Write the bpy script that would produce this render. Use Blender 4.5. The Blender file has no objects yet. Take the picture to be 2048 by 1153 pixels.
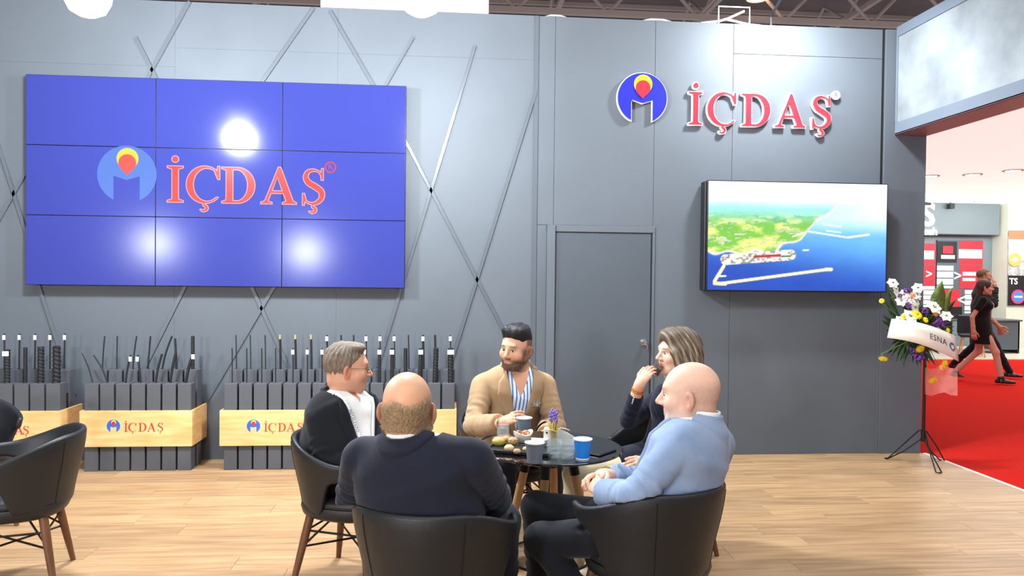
import bpy, bmesh, math, random
import numpy as np
from mathutils import Vector, Matrix
random.seed(7)
rng = np.random.default_rng(7)
SC = bpy.context.scene
COL = SC.collection
PI = math.pi

# ------------------------------------------------------------------ camera
CAM_H = 1.58
YAW, PITCH, ROLL = 0.08178, 0.01612, 0.01078
FPX = 1480.0
WALL_Y = 6.426
_fw = Vector((math.sin(YAW)*math.cos(PITCH), math.cos(YAW)*math.cos(PITCH), -math.sin(PITCH)))
_r0 = Vector((math.cos(YAW), -math.sin(YAW), 0)); _u0 = _r0.cross(_fw)
_rt = _r0*math.cos(ROLL) + _u0*math.sin(ROLL)
_up = -_r0*math.sin(ROLL) + _u0*math.cos(ROLL)
cd = bpy.data.cameras.new('camera'); cam = bpy.data.objects.new('camera', cd); COL.objects.link(cam)
cam.matrix_world = Matrix(((_rt.x, _up.x, -_fw.x, 0), (_rt.y, _up.y, -_fw.y, 0), (_rt.z, _up.z, -_fw.z, CAM_H), (0, 0, 0, 1)))
cd.sensor_fit = 'HORIZONTAL'; cd.sensor_width = 36.0; cd.lens = FPX/2048*36.0
cd.clip_start = 0.05; cd.clip_end = 200
SC.camera = cam

def _ray(px, py): return _fw + _rt*((px-1024)/FPX) + _up*((576.5-py)/FPX)
def aty(px, py, Y=WALL_Y):
    d = _ray(px, py); t = Y/d.y; return Vector((d.x*t, Y, d.z*t+CAM_H))
def atz(px, py, z=0.0):
    d = _ray(px, py); t = (z-CAM_H)/d.z; return Vector((d.x*t, d.y*t, z))

# ------------------------------------------------------------------ world, exposure, big lights
SC.view_settings.view_transform = 'Standard'; SC.view_settings.look = 'None'
SC.view_settings.exposure = 0.0; SC.view_settings.gamma = 1.0
SC.view_settings.use_curve_mapping = False
w = bpy.data.worlds.new('world'); SC.world = w; w.use_nodes = True
w.node_tree.nodes['Background'].inputs[0].default_value = (0.86, 0.93, 1.0, 1)
w.node_tree.nodes['Background'].inputs[1].default_value = 0.42

def area(name, loc, aim, size, power, col=(1, 1, 1), size_y=None, spread=PI):
    l = bpy.data.lights.new(name, 'AREA'); l.energy = power; l.color = col
    l.shape = 'RECTANGLE'; l.size = size; l.size_y = size_y or size; l.spread = spread
    o = bpy.data.objects.new(name, l); COL.objects.link(o); o.location = loc
    d = Vector(aim)-Vector(loc); o.rotation_euler = d.to_track_quat('-Z', 'Y').to_euler()
    return o
# high-bay hall lighting above and behind the visitors
area('hall_light', (-1.5, -1.0, 7.5), (-0.3, 4.6, 0.3), 5.0, 270, (1.0, 0.97, 0.93))
area('hall_light', (4.2, 1.5, 7.8), (1.5, 5.0, 0.5), 4.0, 170, (1.0, 0.97, 0.93))

# ------------------------------------------------------------------ materials
def lin(c):
    def f(v):
        v = v/255.0
        return v/12.92 if v <= 0.04045 else ((v+0.055)/1.055)**2.4
    return (f(c[0]), f(c[1]), f(c[2]), 1.0)
MATS = {}
def mat(name, col, rough=0.5, metal=0.0, var=0.0, vscale=8.0, stretch=(1, 1, 1), bump=0.0, bscale=40.0, bstretch=None,
        coat=0.0, emit=None, estr=0.0, trans=0.0, ior=1.45, alpha=1.0, sheen=0.0, spec=0.5, vcol=False, rnd=0.0, col2=None, sss=0.0):
    """procedural principled material: noise colour variation, noise bump, optional per-object random and colour attribute"""
    if name in MATS: return MATS[name]
    m = bpy.data.materials.new(name); m.use_nodes = True; MATS[name] = m
    nt = m.node_tree; b = nt.nodes['Principled BSDF']; L = nt.links
    base = lin(col)
    b.inputs['Base Color'].default_value = base; b.inputs['Roughness'].default_value = rough
    b.inputs['Metallic'].default_value = metal; b.inputs['Specular IOR Level'].default_value = spec
    b.inputs['Coat Weight'].default_value = coat; b.inputs['Transmission Weight'].default_value = trans
    b.inputs['IOR'].default_value = ior; b.inputs['Alpha'].default_value = alpha
    if coat: b.inputs['Coat Roughness'].default_value = 0.08
    if sheen: b.inputs['Sheen Weight'].default_value = sheen
    if sss:
        b.inputs['Subsurface Weight'].default_value = sss; b.inputs['Subsurface Radius'].default_value = (0.012, 0.005, 0.003)
        b.inputs['Subsurface Scale'].default_value = 1.0
    if emit is not None:
        b.inputs['Emission Color'].default_value = lin(emit); b.inputs['Emission Strength'].default_value = estr
    tc = nt.nodes.new('ShaderNodeTexCoord'); mp = nt.nodes.new('ShaderNodeMapping'); mp.inputs['Scale'].default_value = stretch
    L.new(tc.outputs['Object'], mp.inputs['Vector'])
    src = None
    if vcol:
        a = nt.nodes.new('ShaderNodeVertexColor'); a.layer_name = 'Col'; src = a.outputs['Color']
    if var > 0 or col2 is not None:
        n = nt.nodes.new('ShaderNodeTexNoise'); n.inputs['Scale'].default_value = vscale; n.inputs['Detail'].default_value = 5
        L.new(mp.outputs[0], n.inputs['Vector'])
        if rnd > 0:
            oi = nt.nodes.new('ShaderNodeObjectInfo'); mu = nt.nodes.new('ShaderNodeVectorMath'); mu.operation = 'SCALE'
            mu.inputs[0].default_value = (17, 31, 5); L.new(oi.outputs['Random'], mu.inputs['Scale'])
            ad = nt.nodes.new('ShaderNodeVectorMath'); L.new(mp.outputs[0], ad.inputs[0]); L.new(mu.outputs[0], ad.inputs[1])
            L.new(ad.outputs[0], n.inputs['Vector'])
        cr = nt.nodes.new('ShaderNodeValToRGB'); cr.color_ramp.elements[0].position = 0.32; cr.color_ramp.elements[1].position = 0.7
        if col2 is not None:
            c0, c1 = base, lin(col2)
        else:
            c0 = tuple(min(1, v*(1-var)) for v in base[:3])+(1,); c1 = tuple(min(1, v*(1+var)) for v in base[:3])+(1,)
        if vcol:
            c0 = (1-var,)*3+(1,); c1 = (1, 1, 1, 1)
        cr.color_ramp.elements[0].color = c0; cr.color_ramp.elements[1].color = c1
        L.new(n.outputs['Fac'], cr.inputs['Fac'])
        if src is not None:
            mx = nt.nodes.new('ShaderNodeMix'); mx.data_type = 'RGBA'; mx.blend_type = 'MULTIPLY'; mx.inputs['Factor'].default_value = 1
            L.new(src, mx.inputs[6]); L.new(cr.outputs['Color'], mx.inputs[7]); src = mx.outputs[2]
        else: src = cr.outputs['Color']
    if rnd > 0 and src is not None:
        oi = nt.nodes.new('ShaderNodeObjectInfo'); mr = nt.nodes.new('ShaderNodeMapRange')
        mr.inputs['To Min'].default_value = 1-rnd; mr.inputs['To Max'].default_value = 1+rnd*0.6
        L.new(oi.outputs['Random'], mr.inputs['Value'])
        mx = nt.nodes.new('ShaderNodeVectorMath'); mx.operation = 'SCALE'
        L.new(src, mx.inputs[0]); L.new(mr.outputs[0], mx.inputs['Scale']); src = mx.outputs[0]
    if src is not None: L.new(src, b.inputs['Base Color'])
    if vcol and emit is not None: L.new(src, b.inputs['Emission Color'])
    if bump > 0:
        n2 = nt.nodes.new('ShaderNodeTexNoise'); n2.inputs['Scale'].default_value = bscale; n2.inputs['Detail'].default_value = 4
        mp2 = nt.nodes.new('ShaderNodeMapping'); mp2.inputs['Scale'].default_value = bstretch or stretch
        L.new(tc.outputs['Object'], mp2.inputs['Vector']); L.new(mp2.outputs[0], n2.inputs['Vector'])
        bp = nt.nodes.new('ShaderNodeBump'); bp.inputs['Strength'].default_value = bump; bp.inputs['Distance'].default_value = 0.01
        L.new(n2.outputs['Fac'], bp.inputs['Height']); L.new(bp.outputs[0], b.inputs['Normal'])
    return m

# ------------------------------------------------------------------ mesh helpers
class MB:
    """collects shapes and links them as one mesh object"""
    def __init__(s): s.v = []; s.f = []; s.m = []
    def add(s, vs, fs, mi=0):
        o = len(s.v); s.v += [tuple(p) for p in vs]
        for f in fs: s.f.append(tuple(i+o for i in f)); s.m.append(mi)
        return s
    def box(s, x0, x1, y0, y1, z0, z1, mi=0):
        vs = [(x, y, z) for x in (x0, x1) for y in (y0, y1) for z in (z0, z1)]
        return s.add(vs, [(0, 1, 3, 2), (4, 6, 7, 5), (0, 4, 5, 1), (2, 3, 7, 6), (0, 2, 6, 4), (1, 5, 7, 3)], mi)
    def bbox(s, x0, x1, y0, y1, z0, z1, b=0.004, mi=0):
        """box with chamfered edges"""
        def ring(z, i): return [(x0+i, y0, z), (x1-i, y0, z), (x1, y0+i, z), (x1, y1-i, z), (x1-i, y1, z), (x0+i, y1, z), (x0, y1-i, z), (x0, y0+i, z)]
        def ins(r): return [(min(max(x, x0+b), x1-b), min(max(y, y0+b), y1-b), z) for x, y, z in r]
        rs = [ins(ring(z0, b)), ring(z0+b, b), ring(z1-b, b), ins(ring(z1, b))]
        vs = [p for r in rs for p in r]; fs = []
        for k in range(3):
            for i in range(8): j = (i+1) % 8; fs.append((k*8+i, k*8+j, k*8+8+j, k*8+8+i))
        fs.append(tuple(range(7, -1, -1))); fs.append(tuple(range(24, 32)))
        return s.add(vs, fs, mi)
    def tube(s, path, rad, n=10, cap=True, mi=0, flat=None):
        path = [Vector(p) for p in path]; m = len(path)
        if not hasattr(rad, '__len__'): rad = [rad]*m
        t0 = (path[1]-path[0]).normalized(); ref = Vector((0, 0, 1)) if abs(t0.z) < .9 else Vector((1, 0, 0))
        a = t0.cross(ref).normalized(); vs = []; fs = []
        for k in range(m):
            t = (path[min(k+1, m-1)]-path[max(k-1, 0)]).normalized()
            a = (a - t*a.dot(t)).normalized(); b = t.cross(a)
            for i in range(n):
                an = 2*PI*i/n; fl = flat or 1.0
                vs.append(path[k]+(a*math.cos(an)+b*math.sin(an)*fl)*rad[k])
        for k in range(m-1):
            for i in range(n): j = (i+1) % n; fs.append((k*n+i, k*n+j, k*n+n+j, k*n+n+i))
        if cap: fs.append(tuple(range(n-1, -1, -1))); fs.append(tuple(range((m-1)*n, m*n)))
        return s.add(vs, fs, mi)
    def lathe(s, prof, c=(0, 0, 0), n=24, mi=0, cap=False):
        vs = []; fs = []; m = len(prof)
        for r, z in prof:
            for i in range(n): an = 2*PI*i/n; vs.append((c[0]+r*math.cos(an), c[1]+r*math.sin(an), c[2]+z))
        for k in range(m-1):
            for i in range(n): j = (i+1) % n; fs.append((k*n+i, k*n+j, k*n+n+j, k*n+n+i))
        if cap: fs.append(tuple(range(n-1, -1, -1))); fs.append(tuple(range((m-1)*n, m*n)))
        return s.add(vs, fs, mi)
    def sphere(s, c, r, n=12, m=8, mi=0):
        if not hasattr(r, '__len__'): r = (r, r, r)
        vs = [(c[0], c[1], c[2]-r[2])]; fs = []
        for k in range(1, m):
            t = PI*k/m
            for i in range(n): a = 2*PI*i/n; vs.append((c[0]+r[0]*math.sin(t)*math.cos(a), c[1]+r[1]*math.sin(t)*math.sin(a), c[2]-r[2]*math.cos(t)))
        vs.append((c[0], c[1], c[2]+r[2])); top = len(vs)-1
        for i in range(n): j = (i+1) % n; fs.append((0, 1+j, 1+i)); fs.append((top, top-n+i, top-n+j))
        for k in range(m-2):
            for i in range(n): j = (i+1) % n; a = 1+k*n; fs.append((a+i, a+j, a+n+j, a+n+i))
        return s.add(vs, fs, mi)
    def grid(s, pts, mi=0, close_u=False):
        """pts[i][j] quad sheet"""
        m = len(pts); n = len(pts[0]); vs = [p for r in pts for p in r]; fs = []
        for i in range(m-1):
            for j in range(n if close_u else n-1): k = (j+1) % n; fs.append((i*n+j, i*n+k, i*n+n+k, i*n+n+j))
        return s.add(vs, fs, mi)
    def build(s, name, mats, parent=None, smooth=None, loc=None):
        me = bpy.data.meshes.new(name); me.from_pydata(s.v, [], s.f)
        for m in (mats if isinstance(mats, (list, tuple)) else [mats]): me.materials.append(m)
        if any(s.m): me.polygons.foreach_set('material_index', s.m)
        return link(name, me, parent, smooth, loc)
def finish(me, smooth):
    bm = bmesh.new(); bm.from_mesh(me); bmesh.ops.recalc_face_normals(bm, faces=bm.faces); bm.to_mesh(me); bm.free()
    if smooth is not None:
        me.polygons.foreach_set('use_smooth', [True]*len(me.polygons))
        if smooth < 180: me.set_sharp_from_angle(angle=math.radians(smooth))
    me.update()
def link(name, me, parent=None, smooth=None, loc=None, fix=True):
    if fix: finish(me, smooth)
    o = bpy.data.objects.new(name, me); COL.objects.link(o)
    if parent is not None: o.parent = parent
    if loc is not None: o.location = loc
    return o
def empty(name, loc=(0, 0, 0), rz=0.0, parent=None):
    o = bpy.data.objects.new(name, None); COL.objects.link(o); o.location = loc; o.rotation_euler = (0, 0, rz)
    o.empty_display_size = .1
    if parent: o.parent = parent
    return o
def tag(o, label=None, cat=None, group=None, kind=None):
    if label: o['label'] = label
    if cat: o['category'] = cat
    if group: o['group'] = group
    if kind: o['kind'] = kind
    return o
def dup(o, parent=None):
    c = o.copy(); COL.objects.link(c); c.parent = parent
    for ch in list(o.children): dup(ch, c)
    return c
def flat_mesh(name, loops, thick, parent=None, material=None, M=None, res=6, bevel=0.0):
    """2D outlines (with holes) in a plane, given thickness: M maps (x, y, 0) to the scene"""
    cu = bpy.data.curves.new(name, 'CURVE'); cu.dimensions = '2D'; cu.fill_mode = 'BOTH'; cu.extrude = thick/2
    for lp in loops:
        sp = cu.splines.new('POLY'); sp.points.add(len(lp)-1)
        for i, p in enumerate(lp): sp.points[i].co = (p[0], p[1], 0, 1)
        sp.use_cyclic_u = True
    return _cu_mesh(name, cu, parent, material, M)
def text_mesh(name, body, size, thick, parent=None, material=None, M=None, align='CENTER', shear=0.0, spacing=1.0, bold=0.0):
    cu = bpy.data.curves.new(name, 'FONT'); cu.body = body; cu.size = size; cu.extrude = thick/2; cu.align_x = align; cu.align_y = 'CENTER'
    cu.shear = shear; cu.space_character = spacing; cu.offset = bold; cu.resolution_u = 3
    return _cu_mesh(name, cu, parent, material, M)
def _cu_mesh(name, cu, parent, material, M):
    t = bpy.data.objects.new(name, cu); COL.objects.link(t)
    dg = bpy.context.evaluated_depsgraph_get(); me = bpy.data.meshes.new_from_object(t.evaluated_get(dg))
    bpy.data.objects.remove(t); bpy.data.curves.remove(cu)
    if M is not None: me.transform(M)
    me.materials.clear(); me.materials.append(material); me.name = name
    o = bpy.data.objects.new(name, me); COL.objects.link(o)
    if parent is not None: o.parent = parent
    return o
def plane_M(origin, ux, uy):
    ux = Vector(ux).normalized(); uy = Vector(uy).normalized(); n = ux.cross(uy)
    return Matrix(((ux.x, uy.x, n.x, origin[0]), (ux.y, uy.y, n.y, origin[1]), (ux.z, uy.z, n.z, origin[2]), (0, 0, 0, 1)))
ORD = ['first', 'second', 'third', 'fourth', 'fifth', 'sixth', 'seventh', 'eighth', 'ninth', 'tenth', 'eleventh', 'twelfth', 'thirteenth', 'fourteenth', 'fifteenth', 'sixteenth']

# ================================================================== the setting
m_wall = mat('wall_laminate', (86, 92, 99), 0.6, var=.05, vscale=1.6)
m_wall2 = mat('wall_edge_paint', (70, 75, 84), 0.5)
m_trim = mat('batten_paint', (80, 86, 93), 0.38)
m_gap = mat('dark_gap', (18, 19, 22), 0.8)
m_plank = mat('oak_plank', (162, 124, 86), 0.36, col2=(196, 160, 120), vscale=3.2, stretch=(.7, 9, 3), rnd=.16, var=.1, bump=.05, bscale=9, bstretch=(.8, 18, 3))
m_sub = mat('subfloor', (120, 92, 66), 0.8)
m_carpet = mat('red_carpet', (208, 36, 28), 0.95, var=.07, vscale=60, bump=.3, bscale=400, spec=.08)
m_concrete = mat('concrete_panel', (112, 118, 122), 0.75, col2=(146, 152, 156), vscale=2.6, bump=.12, bscale=9)
m_white = mat('white_paint', (236, 236, 232), 0.6)
m_grey = mat('grey_paint', (120, 130, 138), 0.5)

# floor: wooden platform of separate planks, red aisle carpet beyond its edge
fl = MB().box(-6, 4.31, -1.5, 6.6, -.06, -.012).build('floor', m_sub); tag(fl, kind='structure')
PW, PL = 0.19, 1.38
pmesh = {}
row = 0; yy = WALL_Y+.06
while yy > 2.55:
    y0 = yy-PW; off = (row*0.53 + .17*math.sin(row*2.7)) % PL; x = -4.9+off-PL
    half = 1.9+yy*.72
    while x < 4.30:
        x1 = min(x+PL, 4.30); xa = max(x, -4.9)
        if x1-xa > .05 and x1 > -half*.95-.1 and xa < half+.6:
            k = round(x1-xa, 2)
            if k not in pmesh:
                pmesh[k] = MB().bbox(.0008, k-.0008, .0008, PW-.0008, -.012, 0, .0014)
                pm = pmesh[k].build('plank', m_plank, fl, loc=(xa, y0, 0)); pmesh[k] = pm.data
            else:
                o = bpy.data.objects.new('plank', pmesh[k]); COL.objects.link(o); o.parent = fl; o.location = (xa, y0, 0)
        x += PL
    yy -= PW; row += 1
# near part of the same floor, below the frame
pn = MB().box(-4.9, 4.30, -1.4, yy-.001, -.012, 0).build('plank', m_plank, fl); tag(pn, kind='stuff')
tr = MB().bbox(4.30, 4.335, -1.4, 6.40, -.03, .006, .003).build('trim_1', mat('alu_trim', (226, 220, 206), .35, .3)); tag(tr, kind='structure')
ca = MB().box(4.335, 30, -3, 14.2, -.05, -.02).box(2.0, 4.335, 6.62, 14.2, -.05, -.02).box(-12, 4.335, -8, -1.5, -.05, -.0005).build('floor_aisle', m_carpet); tag(ca, kind='structure')
f2 = MB().box(2, 30, 14.2, 24, -.05, -.005).build('floor_opposite_booth', mat('cream_vinyl', (226, 220, 205), .35, var=.05, vscale=3)); tag(f2, kind='structure')

# back wall: core, separate laminate panels, battens
TOPZ = 3.845
wall = MB().box(-6, 4.29, WALL_Y+.012, WALL_Y+.12, -.02, TOPZ).build('wall_back', m_wall2); tag(wall, kind='structure')
def panel(x0, x1, z0, z1, y=WALL_Y, mm=m_wall):
    g = .0015 if x0 > .6 else .0004
    return MB().bbox(x0+g, x1-g, y, WALL_Y+.0125, z0+g, z1-g, .0012 if x0 > .6 else .0004).build('panel', mm, wall)
XS = lambda px, py: aty(px, py).x
xe = XS(1070, 400)
seams = [-5.9, -3.78, -2.32, -.98, xe-.02]
for a, b in zip(seams[:-1], seams[1:]):
    zm = 3.46 if a > -3 else 3.3
    panel(a, b, 0, zm); panel(a, b, zm, TOPZ)
xa, xb, xc, xd, xf = xe+.02, XS(1308, 300), XS(1465, 250), XS(1765, 250), 4.29
zdo = aty(1200, 452).z
dL, dR = aty(1092, 600).x, aty(1308, 600).x
xs9 = XS(1109, 250); panel(xa, dL, 0, zdo); panel(xa, xs9, zdo, TOPZ); panel(xs9, xb, zdo, TOPZ); panel(xb, xc, 0, TOPZ)
zq = aty(1600, 112).z
panel(xc, xd-.012, 0, zq); panel(xc, xd-.012, zq, TOPZ)
panel(xd+.012, xf, 0, TOPZ, WALL_Y-.012)
t = MB().bbox(xe-.02, xe+.02, WALL_Y-.008, WALL_Y+.0125, 0, TOPZ, .003).build('trim_2', m_trim, wall)
t = MB().box(xd-.012, xd+.012, WALL_Y+.008, WALL_Y+.0125, 1.9, TOPZ).build('trim_3', m_gap, wall); MB().bbox(xd-.0125, xd+.0125, WALL_Y-.004, WALL_Y+.0125, 0, 1.9, .001).build('filler_strip', m_wall, wall)
def batten(p, q):
    a = aty(*p); b = aty(*q); d = (b-a).normalized(); n = Vector((-d.z, 0, d.x))*.0165
    y0, y1 = WALL_Y-.014, WALL_Y+.002
    vs = []
    for c in (a, b):
        for s in (-1, 1):
            for y in (y0, y1): vs.append((c.x+n.x*s*(.8 if y == y0 else 1), y, c.z+n.z*s*(.8 if y == y0 else 1)))
    fs = [(0, 2, 6, 4), (1, 5, 7, 3), (0, 4, 5, 1), (2, 3, 7, 6), (0, 1, 3, 2), (4, 6, 7, 5)]
    MB().add(vs, fs).build('batten', m_trim, wall)
for p, q in [((627, 17), (500, 200)), ((380, 4), (295, 158)), ((272, 75), (330, 190)), ((660, 22), (772, 215)), ((826, 75), (760, 190)),
             ((950, 92), (755, 735)), ((1072, 182), (868, 835)), ((780, 222), (1046, 738)), ((380, 555), (258, 800)), ((560, 555), (412, 806)),
             ((495, 555), (640, 870)), ((70, 545), (150, 790)), ((-40, 170), (70, 520)), ((-60, 545), (75, 305))]:
    batten(p, q)

# door in the wall
zd = aty(1205, 467).z
door = empty('door_1', ((dL+dR)/2, WALL_Y, 0)); tag(door, kind='structure')
cx = (dL+dR)/2
xl0, xl1 = aty(1110, 600).x, aty(1300, 600).x
m_door = mat('door_laminate', (76, 82, 89), 0.4, var=.04, vscale=2)
MB().bbox(xl0-cx, xl1-cx, -.004, .012, .012, zd, .002).build('door_leaf', m_door, door)
MB().bbox(dL-cx, xl0-cx-.006, -.03, .012, 0, zdo, .003).bbox(dL-cx, dR-cx, -.012, .012, zd+.008, zdo, .003).bbox(xl1-cx+.016, dR-cx, -.012, .012, 0, zd+.008, .003).build('door_frame', m_wall, door)
MB().box(xl0-cx-.006, xl1-cx+.016, .0125, .016, 0, zd+.008).build('door_reveal', m_gap, door)
hp = aty(1287, 685); hx, hz = hp.x-cx, hp.z
m_chrome = mat('chrome', (215, 215, 218), .14, 1.0)
kn = MB(); pr = [(.0, -.052), (.022, -.05), (.027, -.04), (.022, -.028), (.012, -.022), (.012, -.008), (.03, -.006), (.032, 0)]
kn.add(*(lambda mbb: ([(v[0]+hx, v[2]-.004, v[1]+hz) for v in mbb.v], mbb.f))(MB().lathe(pr, n=20)))
kn = kn.build('door_knob', m_chrome, door, 40)
MB().bbox(hx+.012, hx+.024, -.062, -.058, hz-.062, hz-.02, .001).tube([(hx, -.055, hz-.002), (hx+.018, -.06, hz-.022)], .003, 6).build('key', m_chrome, kn)

# pillar side at the end of the wall, fascia beam over the entrance
m_beam = mat('beam_paint', (104, 114, 126), .45, var=.04, vscale=1.5)
bx0 = aty(1793, 265, WALL_Y-.012).x; bz0 = aty(1820, 271, WALL_Y-.012).z; bz1 = TOPZ+.02
beam = empty('trim_4', (bx0, 3, bz0)); tag(beam, kind='structure')
MB().box(0, 4.295-bx0, -3.9, WALL_Y-.014-3, .012, bz1-bz0).build('beam_core', m_beam, beam)
pt = aty(1797, 247, WALL_Y).z-bz0; pq = aty(1797, 76, WALL_Y).z-bz0
MB().bbox(-.02, 0, -3.9, WALL_Y-.016-3, 0, pt, .002).build('lower_rail', m_beam, beam)
MB().bbox(-.02, 0, -3.9, WALL_Y-.016-3, pq, bz1-bz0, .002).build('upper_rail', m_beam, beam)
for a, b in ((-3.9, -1.7), (-1.7, .5), (.5, WALL_Y-.016-3-.02)):
    MB().bbox(-.01, 0, a+.001, b-.001, pt+.001, pq-.001, .001).build('panel', m_concrete, beam)
MB().bbox(-.02, 0, WALL_Y-.036-3, WALL_Y-.016-3, pt, pq, .001).build('end_rail', m_beam, beam)
MB().box(-.02, 4.295-bx0, -3.9, WALL_Y-.014-3, 0, .012).build('soffit', mat('soffit_bounce_tint', (150, 120, 126), .4), beam)  # pinkish base colour paints in part of the red bounce from the carpet

# ------------------------------------------------------------------ flood lamps on the wall head
m_lampbody = mat('lamp_housing', (40, 42, 46), .5)
m_led = mat('led_face', (255, 255, 255), .3, emit=(240, 248, 255), estr=26)
def flood(loc, aim, power, label, arm_to=None, size=.30, cone=2.4, blend=.8):
    o = empty('flood_lamp', loc); tag(o, label, 'lamp', 'flood lamps above the back wall')
    d = (Vector(aim)-Vector(loc)).normalized(); q = d.to_track_quat('-Z', 'Y')
    body = MB().bbox(-size/2, size/2, -.11, .11, .004, .06, .012)
    for i in range(7): x = -size/2+.03+i*(size-.06)/6; body.box(x-.004, x+.004, -.09, .09, .06, .085)
    b = body.build('housing', m_lampbody, o); b.rotation_mode = 'QUATERNION'; b.rotation_quaternion = q
    e = MB().bbox(-size/2+.015, size/2-.015, -.095, .095, -.002, .004, .001).build('led_panel', m_led, o); e.rotation_mode = 'QUATERNION'; e.rotation_quaternion = q
    if arm_to is not None:
        a = Vector(arm_to)-Vector(loc)
        MB().tube([(0, 0, .05), (a.x*.3, a.y*.3, .22), (a.x, a.y, a.z+.1), (a.x, a.y, a.z)], .012, 8).build('arm', m_lampbody, o, 40)
    l = bpy.data.lights.new('flood_light', 'AREA'); l.shape = 'RECTANGLE'; l.size = size-.03; l.size_y = .18; l.energy = power; l.color = (.88, .95, 1.0); l.spread = cone
    lo = bpy.data.objects.new('flood_light', l); COL.objects.link(lo); lo.parent = o; lo.location = d*.012; lo.rotation_mode = 'QUATERNION'; lo.rotation_quaternion = q
    return o
m_dome = mat('lamp_dome', (255, 255, 255), .3, emit=(236, 246, 255), estr=14)
for px, lab in ((175, 'blazing dome lamp hanging above the left end of the video wall'), (842, 'blazing dome lamp hanging above the right end of the video wall')):
    p = aty(px, 2, 4.7); o = empty('dome_lamp', p); tag(o, lab, 'lamp', 'dome lamps hanging above the video wall')
    MB().lathe([(.001, .16), (.05, .16), (.09, .12), (.14, .07), (.145, .045), (.135, .045)], n=28).build('housing', m_lampbody, o, 50)
    MB().lathe([(.135, .044), (.13, .0), (.10, -.06), (.05, -.088), (.001, -.095)], n=28).build('dome', m_dome, o, 80)
    MB().tube([(0, 0, .155), (0, 0, 2.6)], .008, 8).build('rod', m_lampbody, o, 50)
    l = bpy.data.lights.new('dome_light', 'POINT'); l.energy = 400; l.color = (.88, .95, 1.0); l.shadow_soft_size = .13
    lo = bpy.data.objects.new('dome_light', l); COL.objects.link(lo); lo.parent = o; lo.location = (0, 0, -.24)
p = aty(1640, -60, 5.6)
flood(p, (p.x, WALL_Y, 2.0), 110, 'flood lamp above the right wall sign', (p.x, WALL_Y+.06, TOPZ), cone=3.1)
# back of a work light frame with cables on top of the wall
p = aty(1468, 30, WALL_Y+.06)
o = empty('light_bracket', (p.x, WALL_Y+.06, TOPZ)); tag(o, 'white wire bracket with a drooping cable on the wall top above the sign', 'bracket')
m_wire = mat('white_cable', (240, 240, 238), .4)
a, b = aty(1437, 44, WALL_Y+.06).x-p.x, aty(1499, 44, WALL_Y+.06).x-p.x; zt = aty(1468, 14, WALL_Y+.06).z-TOPZ
MB().tube([(a, 0, 0), (a, 0, zt), (b, 0, zt), (b, 0, 0)], .007, 6).build('frame', m_wire, o)
MB().tube([(a-.16, 0, .012), (a, 0, .035), (a+.08, 0, .06), (b-.05, 0, zt*.8)], .011, 6).tube([(a+.07, .01, .06), (b, .01, .02), (b+.12, .01, .012)], .011, 6).build('cable', m_wire, o, 60)
for (pa, pb, lab) in ((1088, 1135, 'white cable loop on the wall top beside the vertical trim'), (1283, 1345, 'white cable loop on the wall top left of the wire bracket')):
    A = aty(pa, 36, WALL_Y+.05); B = aty(pb, 40, WALL_Y+.05); mz = TOPZ+.03
    o = MB().tube([(A.x, A.y, TOPZ+.004), (A.x*.7+B.x*.3, A.y, mz-.006), (A.x*.3+B.x*.7, A.y, mz-.006), (B.x, A.y, TOPZ+.004)], .009, 6).build('cable', m_wire, None, 60)
    tag(o, lab, 'cable', 'cables on the wall top')

# ------------------------------------------------------------------ hall roof and trusses behind the wall
m_roof = mat('hall_roof', (124, 104, 106), .9, var=.2, vscale=.5)
m_steel = mat('truss_steel', (196, 172, 166), .6)
rf = MB().box(-16, 26, 9, 46, 12.0, 12.2).build('ceiling', m_roof); tag(rf, kind='structure')
for i in range(12):
    y = 10+i*3.0
    MB().box(-16, 26, y-.06, y+.06, 11.85, 12.0).build('purlin', m_steel, rf)
def truss(yc, label):
    o = empty('roof_truss', (5, yc, 10.2)); tag(o, label, 'truss', 'roof trusses of the hall')
    MB().box(-21, 21, -.09, .09, -.09, .09).build('bottom_chord', m_steel, o)
    MB().box(-21, 21, -.09, .09, 1.5, 1.68).build('top_chord', m_steel, o)
    for k in range(14):
        x = -21+k*3.0
        MB().tube([(x, 0, 0), (x+1.5, 0, 1.58)], .06, 6).build('web', m_steel, o)
        MB().tube([(x+1.5, 0, 1.58), (x+3.0, 0, 0)], .06, 6).build('web', m_steel, o)
for i, yc in enumerate((19, 24, 29.5, 36)):
    truss(yc, 'steel lattice roof truss, %s nearest behind the wall' % ORD[i])
for k in range(7):
    x = -12+k*5.2
    o = empty('roof_truss', (x, 28, 10.9)); tag(o, 'lengthwise steel roof girder, %s from the left above the wall' % ORD[k], 'truss', 'lengthwise roof girders')
    MB().box(-.08, .08, -12, 14, -.08, .08).build('bottom_chord', m_steel, o)
    for q in range(8): MB().tube([(0, -12+q*3.2, 0), (0, -10.4+q*3.2, 1.0), (0, -8.8+q*3.2, 0)], .05, 6).build('web', m_steel, o)
m_high = mat('high_bay_glow', (255, 240, 210), .4, emit=(255, 226, 170), estr=14)
P = aty(1515, -2, 24)
o = empty('high_bay_lamp', P); tag(o, 'warm glowing high-bay lamp under the roof trusses', 'lamp')
MB().lathe([(.05, .5), (.12, .45), (.3, .1), (.36, 0)], n=20).build('reflector', m_steel, o, 40)
MB().lathe([(.001, .02), (.33, .02)], n=20).build('lamp', m_high, o)
# bright hanging banner box behind the wall top
A = aty(641, -40, 9); B = aty(977, 60, 9)
o = MB().bbox(A.x, B.x, 9, 9.5, B.z-.6, A.z+.3, .01).build('hanging_banner', mat('banner_glow', (250, 244, 228), .6, emit=(255, 246, 226), estr=.75)); tag(o, 'bright cream hanging light box behind the top of the wall', 'light box')

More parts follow.
